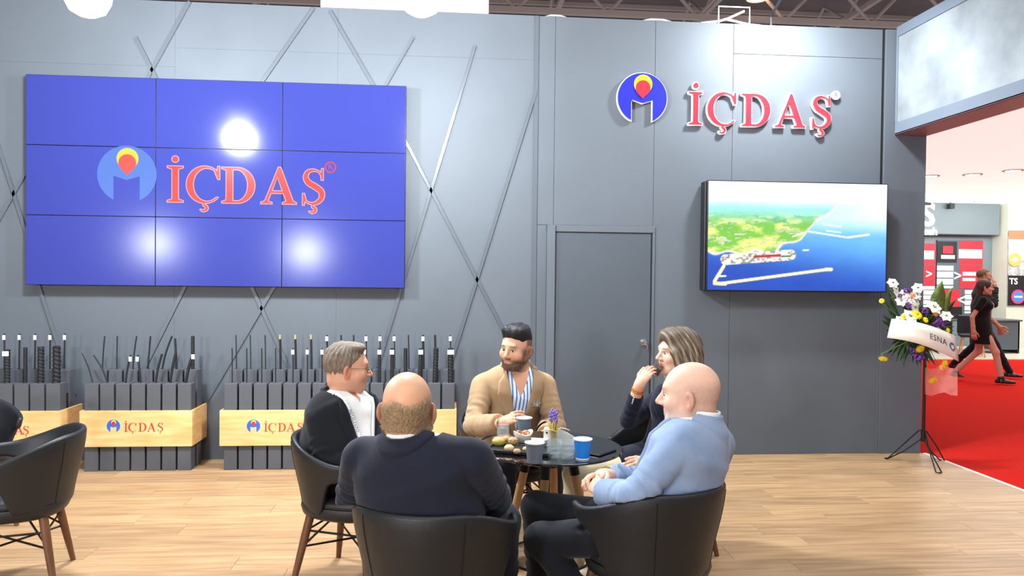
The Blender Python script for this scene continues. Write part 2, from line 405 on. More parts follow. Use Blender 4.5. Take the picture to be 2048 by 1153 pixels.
# two flood lamps on stands in the aisle behind the visitors (seen mirrored in the screens)
for px, py, lab in ((310, 488, 'flood lamp on a tall stand behind the camera, nearer the left'), (612, 503, 'flood lamp on a tall stand behind the camera, nearer the middle')):
    q = aty(px, py, 2*(WALL_Y-.11)+3.6); o = empty('stand_lamp', (q.x, -3.6, 0)); tag(o, lab, 'lamp', 'flood lamps behind the camera')
    MB().tube([(0, -.1, .02), (0, -.1, q.z)], .025, 10).build('stand', m_lampbody, o, 50)
    MB().lathe([(.3, 0), (.3, .02), (.03, .03)], n=20).build('base', m_lampbody, o, 40)
    h_ = MB(); h_.add([(v[0], v[2]-.02, v[1]+q.z) for v in MB().lathe([(.12, -.12), (.26, -.03), (.29, .0)], n=28).v], MB().lathe([(.12, -.12), (.26, -.03), (.29, .0)], n=28).f); h_.build('reflector', m_lampbody, o, 50)
    h_ = MB(); g_ = MB().lathe([(.001, 0), (.27, 0)], n=28); h_.add([(v[0], -.035, v[1]+q.z) for v in g_.v], g_.f); h_.build('lamp_face', mat('stand_led', (255, 255, 255), .4, emit=(245, 250, 255), estr=330), o)

# ================================================================== lettering and emblem (drawn outlines)
def arc(cx, cy, rx, ry, a0, a1, n=20): return [(cx+rx*math.cos(math.radians(a0+(a1-a0)*i/n)), cy+ry*math.sin(math.radians(a0+(a1-a0)*i/n))) for i in range(n+1)]
def stroke(pts, ws):
    L, R_ = [], []
    for i, p in enumerate(pts):
        a = pts[max(i-1, 0)]; b = pts[min(i+1, len(pts)-1)]; dx, dy = b[0]-a[0], b[1]-a[1]; l = math.hypot(dx, dy) or 1
        nx, ny = -dy/l, dx/l; w_ = ws[i] if hasattr(ws, '__len__') else ws
        L.append((p[0]+nx*w_/2, p[1]+ny*w_/2)); R_.append((p[0]-nx*w_/2, p[1]-ny*w_/2))
    return L+R_[::-1]
def catmull(pts, n=6):
    o = []
    for i in range(len(pts)-1):
        p0 = pts[max(i-1, 0)]; p1 = pts[i]; p2 = pts[i+1]; p3 = pts[min(i+2, len(pts)-1)]
        for k in range(n):
            t = k/n; o.append(tuple(.5*((2*p1[j])+(-p0[j]+p2[j])*t+(2*p0[j]-5*p1[j]+4*p2[j]-p3[j])*t*t+(-p0[j]+3*p1[j]-3*p2[j]+p3[j])*t**3) for j in range(len(p1))))
    o.append(tuple(pts[-1])); return o
def cedilla(x): 
    c = catmull([(x+.02, .02), (x-.01, -.07), (x+.06, -.11), (x+.07, -.19), (x-.02, -.235), (x-.1, -.20)], 4)
    return stroke(c, [.03, .03, .03, .035, .04, .045, .05, .055, .06, .065, .07, .07, .065, .06, .055, .05, .045, .04, .03, .02, .01])
def L_I(): return [[(0, 0), (.42, 0), (.42, .035), (.30, .07), (.29, .15), (.29, .85), (.30, .93), (.42, .965), (.42, 1), (0, 1), (0, .965), (.12, .93), (.13, .85), (.13, .15), (.12, .07), (0, .035)],
                   arc(.21, 1.2, .085, .085, 0, 360, 18)[:-1]], .42
def L_C():
    o = arc(.5, .5, .5, .52, 48, 318, 30); i = arc(.56, .5, .38, .47, 312, 56, 26)
    term = [(.80, .80), (.86, .66), (.90, .66), (.90, 1.02), (.86, 1.02), (.845, .95)]
    return [o+i+term, cedilla(.48)], .92
def L_D():
    o = [(0, 0), (.42, 0)]+arc(.42, .5, .48, .5, -90, 90, 24)+[(0, 1), (0, .965), (.11, .93), (.12, .85), (.12, .15), (.11, .07), (0, .035)]
    i = [(.29, .06), (.29, .94), (.40, .945)]+arc(.40, .5, .31, .445, 90, -90, 22)
    return [o, i], .92
def L_A():
    o = [(0, 0), (.30, 0), (.30, .035), (.20, .06), (.195, .10), (.27, .30), (.62, .30), (.70, .10), (.695, .06), (.60, .035), (.60, 0), (.98, 0), (.98, .035), (.89, .08), (.54, 1.03), (.48, 1.03), (.12, .10), (.08, .06), (0, .035)]
    return [o, [(.295, .36), (.45, .76), (.60, .36)]], .96
def L_S():
    sp = catmull([(.56, .80), (.47, .93), (.31, .975), (.16, .92), (.10, .77), (.18, .62), (.36, .51), (.53, .38), (.55, .20), (.43, .06), (.27, .02), (.12, .08), (.06, .20)], 5)
    m = len(sp); ws = [.035+.12*math.sin(PI*min(1, max(0, (i/(m-1)-.12)/.76)))**1.1 for i in range(m)]
    return [stroke(sp, ws), [(.54, .70), (.585, .70), (.585, 1.02), (.55, 1.02), (.535, .93), (.52, .84)], [(.02, .30), (.065, .30), (.10, .16), (.075, .06), (.06, -.02), (.02, -.02)], cedilla(.30)], .64
LETTERS = (L_I, L_C, L_D, L_A, L_S)
def emblem_loops(g=0.0):
    """disc with a crown-shaped notch; g grows the outline"""
    R = 1+g; nl, nr = -.45+g, .43-g
    a0 = -math.degrees(math.acos(nr/R)); a1 = 180+math.degrees(math.acos(-nl/R))
    disc = arc(0, 0, R, R, a0, a1, 60)+[(nl, -.06-g), (-.01, -.2-g), (nr, -.06-g)]
    return disc
def drop_loop(g=0.0):
    r = .30+g; return arc(.01, .40, r, r, -42, 222, 30)+[(0, -.03-g*1.4)]
def grow(lp, g):
    """push an outline outwards"""
    A = sum(lp[i][0]*lp[(i+1) % len(lp)][1]-lp[(i+1) % len(lp)][0]*lp[i][1] for i in range(len(lp))); s = 1 if A > 0 else -1
    o = []
    n = len(lp)
    for i in range(n):
        a = lp[i-1]; b = lp[i]; c = lp[(i+1) % n]
        d1 = (b[0]-a[0], b[1]-a[1]); d2 = (c[0]-b[0], c[1]-b[1]); l1 = math.hypot(*d1) or 1e-6; l2 = math.hypot(*d2) or 1e-6
        n1 = (d1[1]/l1, -d1[0]/l1); n2 = (d2[1]/l2, -d2[0]/l2); m_ = (n1[0]+n2[0], n1[1]+n2[1]); q = max(.6, (m_[0]**2+m_[1]**2)/2)
        o.append((b[0]+s*g*m_[0]/q, b[1]+s*g*m_[1]/q))
    return o
def letter_mesh(name, fn, loops, thick, parent, m_, M):
    """loops that overlap are filled one by one, counters stay holes"""
    if fn in (L_D, L_A): return flat_mesh(name, loops, thick, parent, m_, M)
    bm = bmesh.new()
    for i, l in enumerate(loops):
        o = flat_mesh(name, [l], thick*(1-.02*i), None, m_, M); bm.from_mesh(o.data); me_ = o.data; bpy.data.objects.remove(o); bpy.data.meshes.remove(me_)
    me = bpy.data.meshes.new(name); bm.to_mesh(me); bm.free(); me.materials.append(m_)
    return link(name, me, parent, fix=False)
def wordmark(parent, M, h_, x_pos, mats, thick, outline=None, ocol=None, lift=.0, gapz=0.002):
    """the five letters at the given x positions (cap height h_), each a part of its own"""
    for fn, x in zip(LETTERS, x_pos):
        loops, wd = fn()
        Ml = M @ Matrix.Translation((x, 0, lift)) @ Matrix.Diagonal((h_, h_, 1, 1))
        L = letter_mesh('letter', fn, loops, thick, parent, mats, Ml)
        if outline:
            hole = fn in (L_D, L_A)
            lo = [grow(l, outline if not (hole and i == 1) else -outline) for i, l in enumerate(loops)]
            letter_mesh('letter_edge', fn, lo, thick*.8, L, ocol, M @ Matrix.Translation((x, 0, lift-thick*.35)) @ Matrix.Diagonal((h_, h_, 1, 1)))
def emblem(parent, M, r, thick, mb, my, mr, outline=None, ocol=None):
    S = Matrix.Diagonal((r, r, 1, 1)); t = thick
    e = flat_mesh('emblem_disc', [emblem_loops()], t, parent, mb, M @ S)
    if outline: flat_mesh('emblem_edge', [emblem_loops(outline)], t*.8, e, ocol, M @ Matrix.Translation((0, 0, -t*.35)) @ S)
    flat_mesh('emblem_halo', [arc(.02, .55, .37, .37, 0, 360, 36)[:-1]], t*.3, e, my, M @ Matrix.Translation((0, 0, t*.5)) @ S)
    flat_mesh('emblem_drop', [drop_loop()], t*.3, e, mr, M @ Matrix.Translation((0, 0, t*.75)) @ S)
    return e
WALL_M = lambda p: plane_M(p, (1, 0, 0), (0, 0, 1))

# ================================================================== video wall of nine panels
VY = WALL_Y-.11
m_bezel = mat('bezel_black', (14, 14, 18), .35)
m_screen = mat('screen_blue', (34, 40, 92), .15, emit=(86, 92, 204), estr=.44, spec=.16)
vA = aty(51, 148, VY); vB = aty(809, 577, VY)
vx0, vx1, vz0, vz1 = vA.x, vB.x, vB.z, vA.z
vw = empty('video_wall', ((vx0+vx1)/2, VY, vz0)); tag(vw, 'large blue video wall of nine screens showing the emblem and wordmark', 'video wall')
vcx = (vx0+vx1)/2; cw, chh = (vx1-vx0)/3, (vz1-vz0)/3
MB().bbox(vx0-vcx+.02, vx1-vcx-.02, .07, .108, .03, vz1-vz0-.03, .004).build('mount_frame', m_bezel, vw)
for i in range(3):
    for j in range(3):
        x0, z0 = vx0-vcx+i*cw, j*chh
        sp_ = MB().bbox(x0+.0005, x0+cw-.0005, .002, .07, z0+.0005, z0+chh-.0005, .002).build('screen_panel', m_bezel, vw)
        MB().bbox(x0+.0035, x0+cw-.0035, 0, .004, z0+.0035, z0+chh-.0035, .0008).build('display', m_screen, sp_)
def glow(name, c, s, r=.3): return mat(name, tuple(int(v*.15) for v in c), r, emit=c, estr=s*.92, spec=.16)
LV = lambda px, py, d=.0: (lambda p: Vector((p.x-vcx, -.0012-d, p.z-vz0)))(aty(px, py, VY))
c0 = LV(254, 349); rr = (LV(313, 349)-LV(194, 349)).x/2
emblem(vw, plane_M(c0, (1, 0, 0), (0, 0, 1)), rr, .0014, glow('screen_lightblue', (106, 150, 248), .95), glow('screen_yellow', (255, 240, 90), 1.0), glow('screen_coral', (255, 104, 92), 1.0))
b0 = LV(337, 404); hcap = (LV(345, 333)-LV(345, 403)).z
xs = [(LV(px, 404)-b0).x for px in (335, 373, 444, 522, 604)]
wordmark(vw, plane_M(b0, (1, 0, 0), (0, 0, 1)), hcap*1.02, [x-0 for x in xs], glow('screen_red', (252, 84, 76), 1.0), .0014, .022, glow('screen_pink', (255, 196, 196), 1.0), .0008)
cR = LV(661, 335)
flat_mesh('registered_ring', [arc(0, 0, .048, .048, 0, 360, 24)[:-1], arc(0, 0, .037, .037, 0, 360, 24)[:-1]], .001, vw, MATS['screen_red'], plane_M(cR, (1, 0, 0), (0, 0, 1)))
text_mesh('registered_letter', 'R', .062, .001, vw, MATS['screen_red'], plane_M(cR, (1, 0, 0), (0, 0, 1)))

# ================================================================== wall sign (raised emblem and letters)
m_sred = mat('sign_red', (205, 40, 52), .22, coat=.4); m_sblue = mat('sign_blue', (34, 38, 150), .25, coat=.4); m_syel = mat('sign_yellow', (250, 220, 30), .3); m_swhite = mat('sign_white', (240, 240, 240), .4)
sg = empty('wall_sign', aty(1480, 250, WALL_Y)); tag(sg, 'raised wall sign with blue emblem and red serif letters above the television', 'sign')
so = sg.location.copy(); SY = WALL_Y-.03
LS = lambda px, py: aty(px, py, SY)-so
emblem(sg, plane_M(LS(1284, 197), (1, 0, 0), (0, 0, 1)), (LS(1333, 197)-LS(1235, 197)).x/2, .03, m_sblue, m_syel, m_sred, .035, m_swhite)
b0 = LS(1378, 247.5)+Vector((0, 0, -.008)); hcap = (LS(1390, 180)-LS(1390, 246)).z
xs = [(LS(px, 248)-b0).x for px in (1377, 1414, 1483, 1549, 1622)]
wordmark(sg, plane_M(b0, (1, 0, 0), (0, 0, 1)), hcap*.985, xs, m_sred, .03, .03, m_swhite)
cR = LS(1671, 191)
flat_mesh('registered_disc', [arc(0, 0, .04, .04, 0, 360, 24)[:-1]], .02, sg, m_swhite, plane_M(cR, (1, 0, 0), (0, 0, 1)))
text_mesh('registered_letter', 'R', .062, .004, sg, mat('sign_dark', (60, 60, 70), .5), plane_M(cR+Vector((0, -.011, 0)), (1, 0, 0), (0, 0, 1)))

# ================================================================== television with an aerial coast picture
TY = WALL_Y-.16
tA = aty(1415, 363, TY); tB = aty(1772, 583, TY); tc_ = aty(1413, 584, TY)
tx0, tx1, tz0, tz1 = (tA.x+tc_.x)/2, tB.x, (tB.z+tc_.z)/2, (tA.z+aty(1772, 365, TY).z)/2
tv = empty('television', ((tx0+tx1)/2, TY, tz0)); tag(tv, 'wall-mounted television showing an aerial view of a green coast and harbour', 'television')
tw, th = tx1-tx0, tz1-tz0
MB().bbox(-tw/2, tw/2, .0, .03, 0, th, .003).build('bezel', m_bezel, tv)
MB().bbox(-tw/2-.012, tw/2-.03, .03, .145, .0, th-.004, .006).build('rear_housing', mat('tv_housing', (30, 31, 36), .5), tv)
NX, NZ = 240, 138
u, v = np.meshgrid(np.linspace(0, 1, NX), np.linspace(0, 1, NZ))        # v up
def vnoise(x, y, seed=0):
    xi = np.floor(x).astype(int); yi = np.floor(y).astype(int); xf = x-xi; yf = y-yi
    def hsh(a, b):
        n = (a*374761393+b*668265263+seed*1442695041) & 0x7fffffff; n = (n ^ (n >> 13))*1274126177 & 0x7fffffff
        return ((n ^ (n >> 16)) & 0xffff)/65535.0
    sx = xf*xf*(3-2*xf); sy = yf*yf*(3-2*yf)
    return (hsh(xi, yi)*(1-sx)+hsh(xi+1, yi)*sx)*(1-sy)+(hsh(xi, yi+1)*(1-sx)+hsh(xi+1, yi+1)*sx)*sy
def fbm(x, y, o=4, seed=0): return sum(vnoise(x*2**k, y*2**k, seed+k)*.5**(k+1) for k in range(o))/(1-.5**o)
def lerp(a, b, t): return a+(b-a)*t[..., None]
def ss(a, b, x): t = np.clip((x-a)/(b-a), 0, 1); return t*t*(3-2*t)
C = lambda *c: np.array(c, float)
n1 = fbm(u*9, v*14, 5, 3); n2 = fbm(u*26, v*60, 3, 11)
sea = lerp(lerp(C(30, 74, 178), C(104, 178, 246), ss(.05, .62, v+.25*u-.12)), C(200, 240, 252), ss(.48, .70, v))
sea = sea*(.94+.1*n1[..., None])
land = lerp(lerp(C(120, 190, 70), C(226, 226, 130), ss(.42, .62, n1)), C(60, 150, 70), ss(.55, .72, n2))
land = lerp(land, C(150, 220, 215), ss(.58, .76, v)); land = lerp(land, C(238, 224, 196), ss(.62, .66, n2)*(1-ss(.5, .7, v))*.8)
shore = .345+.05*(n1-.5)+np.where(u < .12, 0, 0)+.42*ss(.40, .78, u)+.06*ss(.3, .42, u)-.02*np.sin(u*40)
lm = ss(-.008, .008, v-shore)
img = lerp(sea, land, lm)
img = lerp(img, C(250, 240, 216), np.exp(-((v-shore)/.012)**2)*(u < .75))
# harbour works, pier and breakwaters
def seg(x0, y0, x1, y1, w_, soft=.004):
    ax, ay = (u-x0)*1.7, v-y0; bx_, by_ = (x1-x0)*1.7, y1-y0; t = np.clip((ax*bx_+ay*by_)/(bx_**2+by_**2), 0, 1)
    d = np.hypot(ax-bx_*t, ay-by_*t); return 1-ss(w_-soft, w_+soft, d)
works = np.clip(seg(.10, .28, .46, .33, .05), 0, 1)
img = lerp(img, lerp(C(240, 232, 214), C(150, 140, 140), ss(.56, .64, fbm(u*60, v*60, 2, 9))), works)
img = lerp(img, C(176, 40, 56), seg(.26, .31, .40, .325, .012)); img = lerp(img, C(40, 120, 70), seg(.41, .315, .46, .32, .008))
for a in ((.09, .22, .04, .08, .016), (.04, .06, .10, .055, .016), (.08, .06, .67, .20, .014), (.66, .20, .69, .20, .017)): img = lerp(img, C(246, 226, 178), seg(*a))
for a in ((.56, .55, .78, .50, .007), (.78, .50, .90, .53, .009), (.64, .62, .74, .60, .006), (.66, .56, .74, .545, .005), (.47, .50, .55, .55, .006)): img = lerp(img, C(244, 246, 246), seg(*a))
img = lerp(img, C(245, 250, 252), seg(.53, .375, .56, .378, .006)); img = lerp(img, C(240, 248, 252), seg(.07, .125, .10, .128, .008))
img = lerp(img, lerp(C(206, 236, 240), C(255, 254, 240), ss(.8, .86, v)), ss(.74, .82, v+.03*(n1-.5)))
img = lerp(img, C(232, 250, 250), ss(.66, 1.0, u)*ss(.45, .8, v)*.8)
img = np.clip(img, 0, 255)/255.0; imgl = np.where(img <= .04045, img/12.92, ((img+.055)/1.055)**2.4)
vs = np.stack([-tw/2+.008+u*(tw-.016), np.full_like(u, -.0012), .008+v*(th-.016)], -1).reshape(-1, 3)
idx = np.arange(NX*NZ).reshape(NZ, NX); fs = np.stack([idx[:-1, :-1], idx[:-1, 1:], idx[1:, 1:], idx[1:, :-1]], -1).reshape(-1, 4)
me = bpy.data.meshes.new('screen'); me.from_pydata(vs.tolist(), [], fs.tolist())
ca_ = me.color_attributes.new('Col', 'FLOAT_COLOR', 'POINT'); ca_.data.foreach_set('color', np.concatenate([imgl.reshape(-1, 3), np.ones((NX*NZ, 1))], 1).astype(np.float32).ravel())
m_tv = mat('tv_picture', (255, 255, 255), .25, vcol=True, emit=(255, 255, 255), estr=1.35)
_b = m_tv.node_tree.nodes['Principled BSDF']
for l in list(_b.inputs['Base Color'].links): m_tv.node_tree.links.remove(l)
_b.inputs['Base Color'].default_value = (.01, .01, .012, 1)
me.materials.append(m_tv); link('screen', me, tv)

# ================================================================== racks of steel bars
m_block = mat('rack_block', (78, 80, 86), .55, var=.06, vscale=5)
m_oak = mat('oak_board', (222, 172, 106), .45, col2=(240, 200, 140), vscale=3, stretch=(1.2, 3, 9), var=.1, bump=.04, bscale=10, bstretch=(1, 3, 14))
m_oakedge = mat('oak_edge', (238, 206, 156), .5)
m_bar = mat('dark_steel', (44, 45, 48), .5, .5, var=.15, vscale=30)
m_tagw = mat('paper_tag', (244, 244, 240), .6); m_tagb = mat('brass_cap', (190, 180, 140), .4, .6)
m_bred = mat('band_red', (186, 52, 44), .5); m_bblue = mat('band_blue', (52, 96, 200), .5); m_byel = mat('band_yellow', (246, 206, 60), .5)
FY, BY_, BD = 6.07, 6.215, .103
def rack(x0, n, p, xb0, xb1, label, emb_px, let_px, base_py):
    r = empty('bar_rack', ((x0+x0+n*p)/2, FY, 0)); tag(r, label, 'rack', 'steel bar racks along the wall')
    ox = r.location.x; bwid = p-.0145
    fm = MB().bbox(0, bwid, 0, BD, 0, .695, .003).build('block', m_block, r, loc=(x0-ox, 0, 0)).data
    bm = MB().bbox(0, bwid, 0, BD, 0, .787, .003).build('block', m_block, r, loc=(x0-ox, BY_-FY, 0)).data
    for i in range(1, n):
        for me_, y in ((fm, 0), (bm, BY_-FY)):
            o = bpy.data.objects.new('block', me_); COL.objects.link(o); o.parent = r; o.location = (x0-ox+i*p, y, 0)
    MB().box(x0-ox+.004, x0+n*p-.0145-ox-.004, .03, BY_-FY+BD-.02, 0, .60).build('rack_core', m_gap, r)
    for nm, a in (('front_board', (xb0-ox, xb1-ox, -.02, -.001, .198, .483)), ('side_board', (xb0-ox, xb0-ox+.018, -.001, WALL_Y-.02-FY, .198, .483)), ('side_board', (xb1-ox-.018, xb1-ox, -.001, WALL_Y-.02-FY, .198, .483))):
        MB().bbox(*a, .0015).build(nm, m_oak, r)
    if emb_px:
        PP = lambda px, py: aty(px, py, FY-.02)-Vector((ox, FY, 0))
        (ex, ey, er) = emb_px
        if er: emblem(r, plane_M(PP(ex, ey), (1, 0, 0), (0, 0, 1)), (PP(ex+er, ey)-PP(ex-er, ey)).x/2, .002, m_bblue, m_byel, m_bred)
        b = PP(let_px[0], base_py); h_ = .068
        xs_ = [(PP(q, base_py)-b).x for q in let_px]
        if er: wordmark(r, plane_M(b, (1, 0, 0), (0, 0, 1)), h_, xs_, m_bred, .002)
        else:
            for fn, x in zip((L_A, L_S), xs_): letter_mesh('letter', fn, fn()[0], .002, r, m_bred, plane_M(b, (1, 0, 0), (0, 0, 1)) @ Matrix.Translation((x, 0, 0)) @ Matrix.Diagonal((h_, h_, 1, 1)))
    return r
p12, p3 = .1185, .1158
rack(-3.06+.0145-14*p12, 14, p12, -3.06-14*p12-.015, -3.045, 'steel bar rack at the far left partly hidden by black chairs', (0, 0, 0), (29, 46), 870)
rack(-2.874, 7, p12, -2.902, -2.043, 'short steel bar rack below the video wall with bent thin bars', (227, 853, 13.5), (248, 256.5, 277, 294, 315), 864)
rack(-1.804, 16, p3, -1.832, .052, 'long steel bar rack behind the seated men below the video wall', (507, 853, 13.5), (528, 536.5, 556, 573, 595), 864)
def bar(pt, pb, row, d, label, rib=False, tagc=None):
    Y = (BY_ if row else FY)+BD/2; zb = .787 if row else .695
    a = aty(*pb, Y); a.z = zb+.0003; b = aty(*pt, Y); top = b-a
    o = empty('steel_bar', a); tag(o, label, 'bar', 'steel bars standing in the racks')
    if rib:
        m_, n_ = 46, 14; vs = []; L_ = top.length
        for k in range(m_+1):
            c = top*(k/m_)
            for i in range(n_):
                th_ = 2*PI*i/n_; s = k/m_*L_/(d*1.15)
                rb = max(0, math.sin(th_+s*2*PI))**3+max(0, math.sin(th_+PI+s*2*PI))**3
                r_ = d/2*(.88+.2*rb); vs.append((c.x+r_*math.cos(th_), c.y+r_*math.sin(th_), c.z))
        fs_ = [(k*n_+i, k*n_+(i+1) % n_, k*n_+n_+(i+1) % n_, k*n_+n_+i) for k in range(m_) for i in range(n_)]+[tuple(range(m_*n_, m_*n_+n_))]
        MB().add(vs, fs_).build('rod', m_bar, o, 60)
    else:
        bend = Vector((top.x*.25, 0, 0)); pth = [top*t - bend*math.sin(PI*t)*.5 for t in (0, .25, .5, .75, 1)]
        MB().tube(pth, d/2, 10).build('rod', m_bar, o, 50)
    if tagc is not None:
        w_ = max(.011, d*.55)
        if tagc is m_tagb: MB().tube([top-Vector((0, 0, .035)), top+Vector((0, 0, .002))], d/2+.002, 10).build('end_cap', tagc, o, 50)
        else: MB().bbox(top.x-w_, top.x+w_, -d/2-.003, -d/2-.001, top.z-.05, top.z-.012, .0004).build('label_tag', tagc, o)
z6 = lambda x, y: (x/3.604, 640+y/3.604)
z7 = lambda x, y: (420+x/3.604, 640+y/3.604)
PX = 1/(3.604*245)
for i, (a, b) in enumerate(zip((32, 142, 255, 363, 468), (33, 138, 251, 360, 463))): bar(z6(a, 100), z6(b, 360), 1, .013, 'thin steel bar with white tag, %s in the far left rack back row' % ORD[i], tagc=m_tagw)
for i, (x, y, d, rb, tg) in enumerate(((52, 215, 38, 1, m_tagw), (183, 200, 26, 1, None), (295, 195, 42, 1, None), (408, 190, 50, 1, None))):
    bar(z6(x, y), z6(x, 460), 0, d*PX, 'thick ribbed steel bar, %s in the far left rack front row' % ORD[i], bool(rb), tg)
for i, (a, b, d, ty) in enumerate(((755, 738, 9, 118), (845, 842, 9, 118), (985, 958, 10, 118), (1085, 1068, 11, 118), (1240, 1170, 13, 118), (1262, 1272, 15, 135), (1390, 1390, 24, 118))):
    bar(z6(a, ty), z6(b, 360), 1, d*PX, 'plain steel bar, %s from the left in the short rack back row' % ORD[i])
for i, (a, b, d, ty) in enumerate(((590, 668, 8, 240), (675, 775, 11, 255), (942, 905, 13, 255), (993, 1012, 14, 255), (1168, 1122, 15, 248), (1268, 1228, 17, 240), (1395, 1340, 20, 238))):
    bar(z6(a, ty), z6(b, 460), 0, d*PX, 'bent steel bar, %s from the left in the short rack front row' % ORD[i], tagc=m_tagw if i in (2, 3, 6) else None)
for i, x in enumerate((187, 290, 397, 505, 615, 728, 843, 945, 1035, 1125, 1225, 1328, 1430, 1535, 1622, 1732)):
    d = (8, 8, 8, 16, 16, 16, 14, 12, 12, 9, 9, 9, 10, 18, 16, 9)[i]; tg = (None, None, None, m_tagb, m_tagb, m_tagb, m_tagw, None, None, m_tagw, m_tagw, m_tagw, None, m_tagw, None, m_tagw)[i]
    bar(z7(x, 110), z7(x+4, 360), 1, d*PX, 'slim steel bar, %s from the left in the long rack back row' % ORD[i], tagc=tg)
for i, x in enumerate((160, 265, 373, 473, 598, 702, 808, 912, 1012, 1115, 1222, 1313, 1410, 1520, 1630, 1735)):
    d = (8, 8, 8, 8, 9, 9, 10, 12, 14, 16, 24, 27, 28, 30, 38, 42)[i]; tg = m_tagw if i in (4, 5, 6, 9, 10, 11, 13, 15) else None
    bar(z7(x, 205), z7(x+(-8 if i in (13, 14) else 0), 460), 0, d*PX, ('ribbed' if i > 9 else 'smooth')+' steel bar, %s from the left in the long rack front row' % ORD[i], i > 9, tg)

# ================================================================== tub chairs
m_leather = mat('black_leather', (28, 29, 32), .45, var=.08, vscale=6, bump=.12, bscale=260, spec=.5)
m_seam = mat('seam_thread', (8, 8, 9), .7)
m_legw = mat('walnut_leg', (104, 66, 40), .45, var=.2, vscale=6, stretch=(6, 6, 1))
m_blkmet = mat('black_metal', (20, 20, 22), .45, .3)
def sst(a, b, x): t = min(1, max(0, (x-a)/(b-a))); return t*t*(3-2*t)
def make_chair():
    root = empty('tub_chair'); A0, B0 = .305, .31
    TH = 116.0
    def zt(th): return .765-.105*sst(30, 108, abs(th))
    def zb(th): return .40+.165*sst(76, 94, abs(th))+.02*sst(94, 112, abs(th))
    def pt(th, z, off):
        k = .80+.2*sst(.36, .76, z)+.02*max(0, z-.7)
        a = math.radians(th); A, B = A0*k+off, B0*k+off
        return Vector((A*math.sin(a), -B*math.cos(a)+.015, z))
    def section(th, hw=.015):
        b, t_ = zb(th), zt(th); n = 9; lp = []
        for i in range(n): lp.append(pt(th, b+hw+(t_-b-2*hw)*i/(n-1), hw))
        for q in (45, 90, 135): lp.append(pt(th, t_-hw+hw*math.sin(math.radians(q)), hw*math.cos(math.radians(q))))
        for i in range(n): lp.append(pt(th, t_-hw-(t_-b-2*hw)*i/(n-1), -hw))
        for q in (225, 270, 315): lp.append(pt(th, b+hw+hw*math.sin(math.radians(q)), hw*math.cos(math.radians(q))))
        return lp
    ths = [-TH+2*TH*i/64 for i in range(65)]
    secs = [section(t) for t in ths]
    def cap(lp, d):
        c = sum(lp, Vector())/len(lp); o = []
        for s, e in ((.93, .007), (.75, .013), (.4, .016)): o.append([c+(p-c)*s+d*e for p in lp])
        return o
    def tang(t, s): e = .5; return (pt(t+e*s, .62, 0)-pt(t, .62, 0)).normalized()
    secs = cap(secs[0], tang(-TH, -1))[::-1]+secs+cap(secs[-1], tang(TH, 1))
    mb = MB().grid(secs, close_u=True); n = len(secs[0]); mb.f.append(tuple(range(n))); mb.m.append(0); L = len(mb.v); mb.f.append(tuple(range(L-n, L))); mb.m.append(0)
    mb.build('shell', m_leather, root, 60)
    for sgn in (-1, 1):
        MB().tube([pt(sgn*36, .42+.315*i/8, .0152) for i in range(9)], .0022, 6).build('seam', m_seam, root)
    # seat pan and cushion
    def sup(a, b, z, y0, e=2.6, n=36): return [Vector((a*math.copysign(abs(math.cos(t))**(2/e), math.cos(t)), y0+b*math.copysign(abs(math.sin(t))**(2/e), math.sin(t)), z)) for t in [2*PI*i/n for i in range(n)]]
    rs = [sup(.12, .12, .352, .0), sup(.205, .205, .356, .0), sup(.232, .232, .375, .0), sup(.242, .242, .41, .0), sup(.238, .238, .425, .0)]
    mb = MB().grid(rs, close_u=True); mb.f.append(tuple(range(36))); mb.m.append(0); mb.build('seat_pan', m_leather, root, 50)
    rs = [sup(.232, .232, .424, .01), sup(.242, .242, .438, .01), sup(.238, .238, .455, .01), sup(.215, .215, .466, .01), sup(.14, .14, .470, .01), sup(.03, .03, .471, .01)]
    mb = MB().grid(rs, close_u=True); mb.f.append(tuple(range(180, 216))); mb.m.append(0); mb.build('cushion', m_leather, root, 60)
    tops = [(-.16, -.15), (.16, -.15), (-.16, .15), (.16, .15)]
    ft = lambda x, y, k: Vector((x*(1+.42*k), y*(1+.42*k), .36*(1-k)))
    for x, y in tops:
        MB().tube([ft(x, y, k) for k in (-.02, .3, .7, 1)], [.022, .021, .017, .013], 12).build('leg', m_legw, root, 50)
    w1 = MB()
    for (a, b) in ((0, 3), (1, 2), (0, 1), (2, 3), (0, 2), (1, 3)):
        w1.tube([ft(*tops[a], .42 if a+b == 3 else .2), ft(*tops[b], .42 if a+b == 3 else .2)], .0055, 6)
    for x, y in tops: w1.tube([ft(x, y, .42), (x*.35, y*.35, .352)], .0055, 6)
    w1.build('stretcher', m_blkmet, root)
    return root
proto = make_chair(); first = True
CH = {'A': ((-.50, 3.88), (.93, -.37), 'black tub chair of the man with glasses and lanyard'),
      'C': ((-.05, 2.80), (.30, .95), 'black tub chair nearest the camera with its back turned, under the navy suit'),
      'D': ((.82, 3.00), (-.48, .88), 'black tub chair of the bald man in the light blue jacket'),
      'E': ((.36, 4.52), (.2, -.98), 'black tub chair of the man in the beige jacket'),
      'B': ((1.21, 4.10), (-.74, -.67), 'black tub chair of the drinking woman'),
      'F': ((-2.19, 3.93), (-.96, -.28), 'empty black tub chair at the left edge, cropped by the frame'),
      'G': ((-2.98, 4.78), (.72, -.70), 'empty black tub chair at the far left, only its curved arm in view')}
for k, (c, f_, lab) in CH.items():
    o = proto if first else dup(proto); first = False
    o.location = (c[0], c[1], 0); o.rotation_euler = (0, 0, math.atan2(-f_[0], f_[1])); tag(o, lab, 'chair', 'black tub chairs')

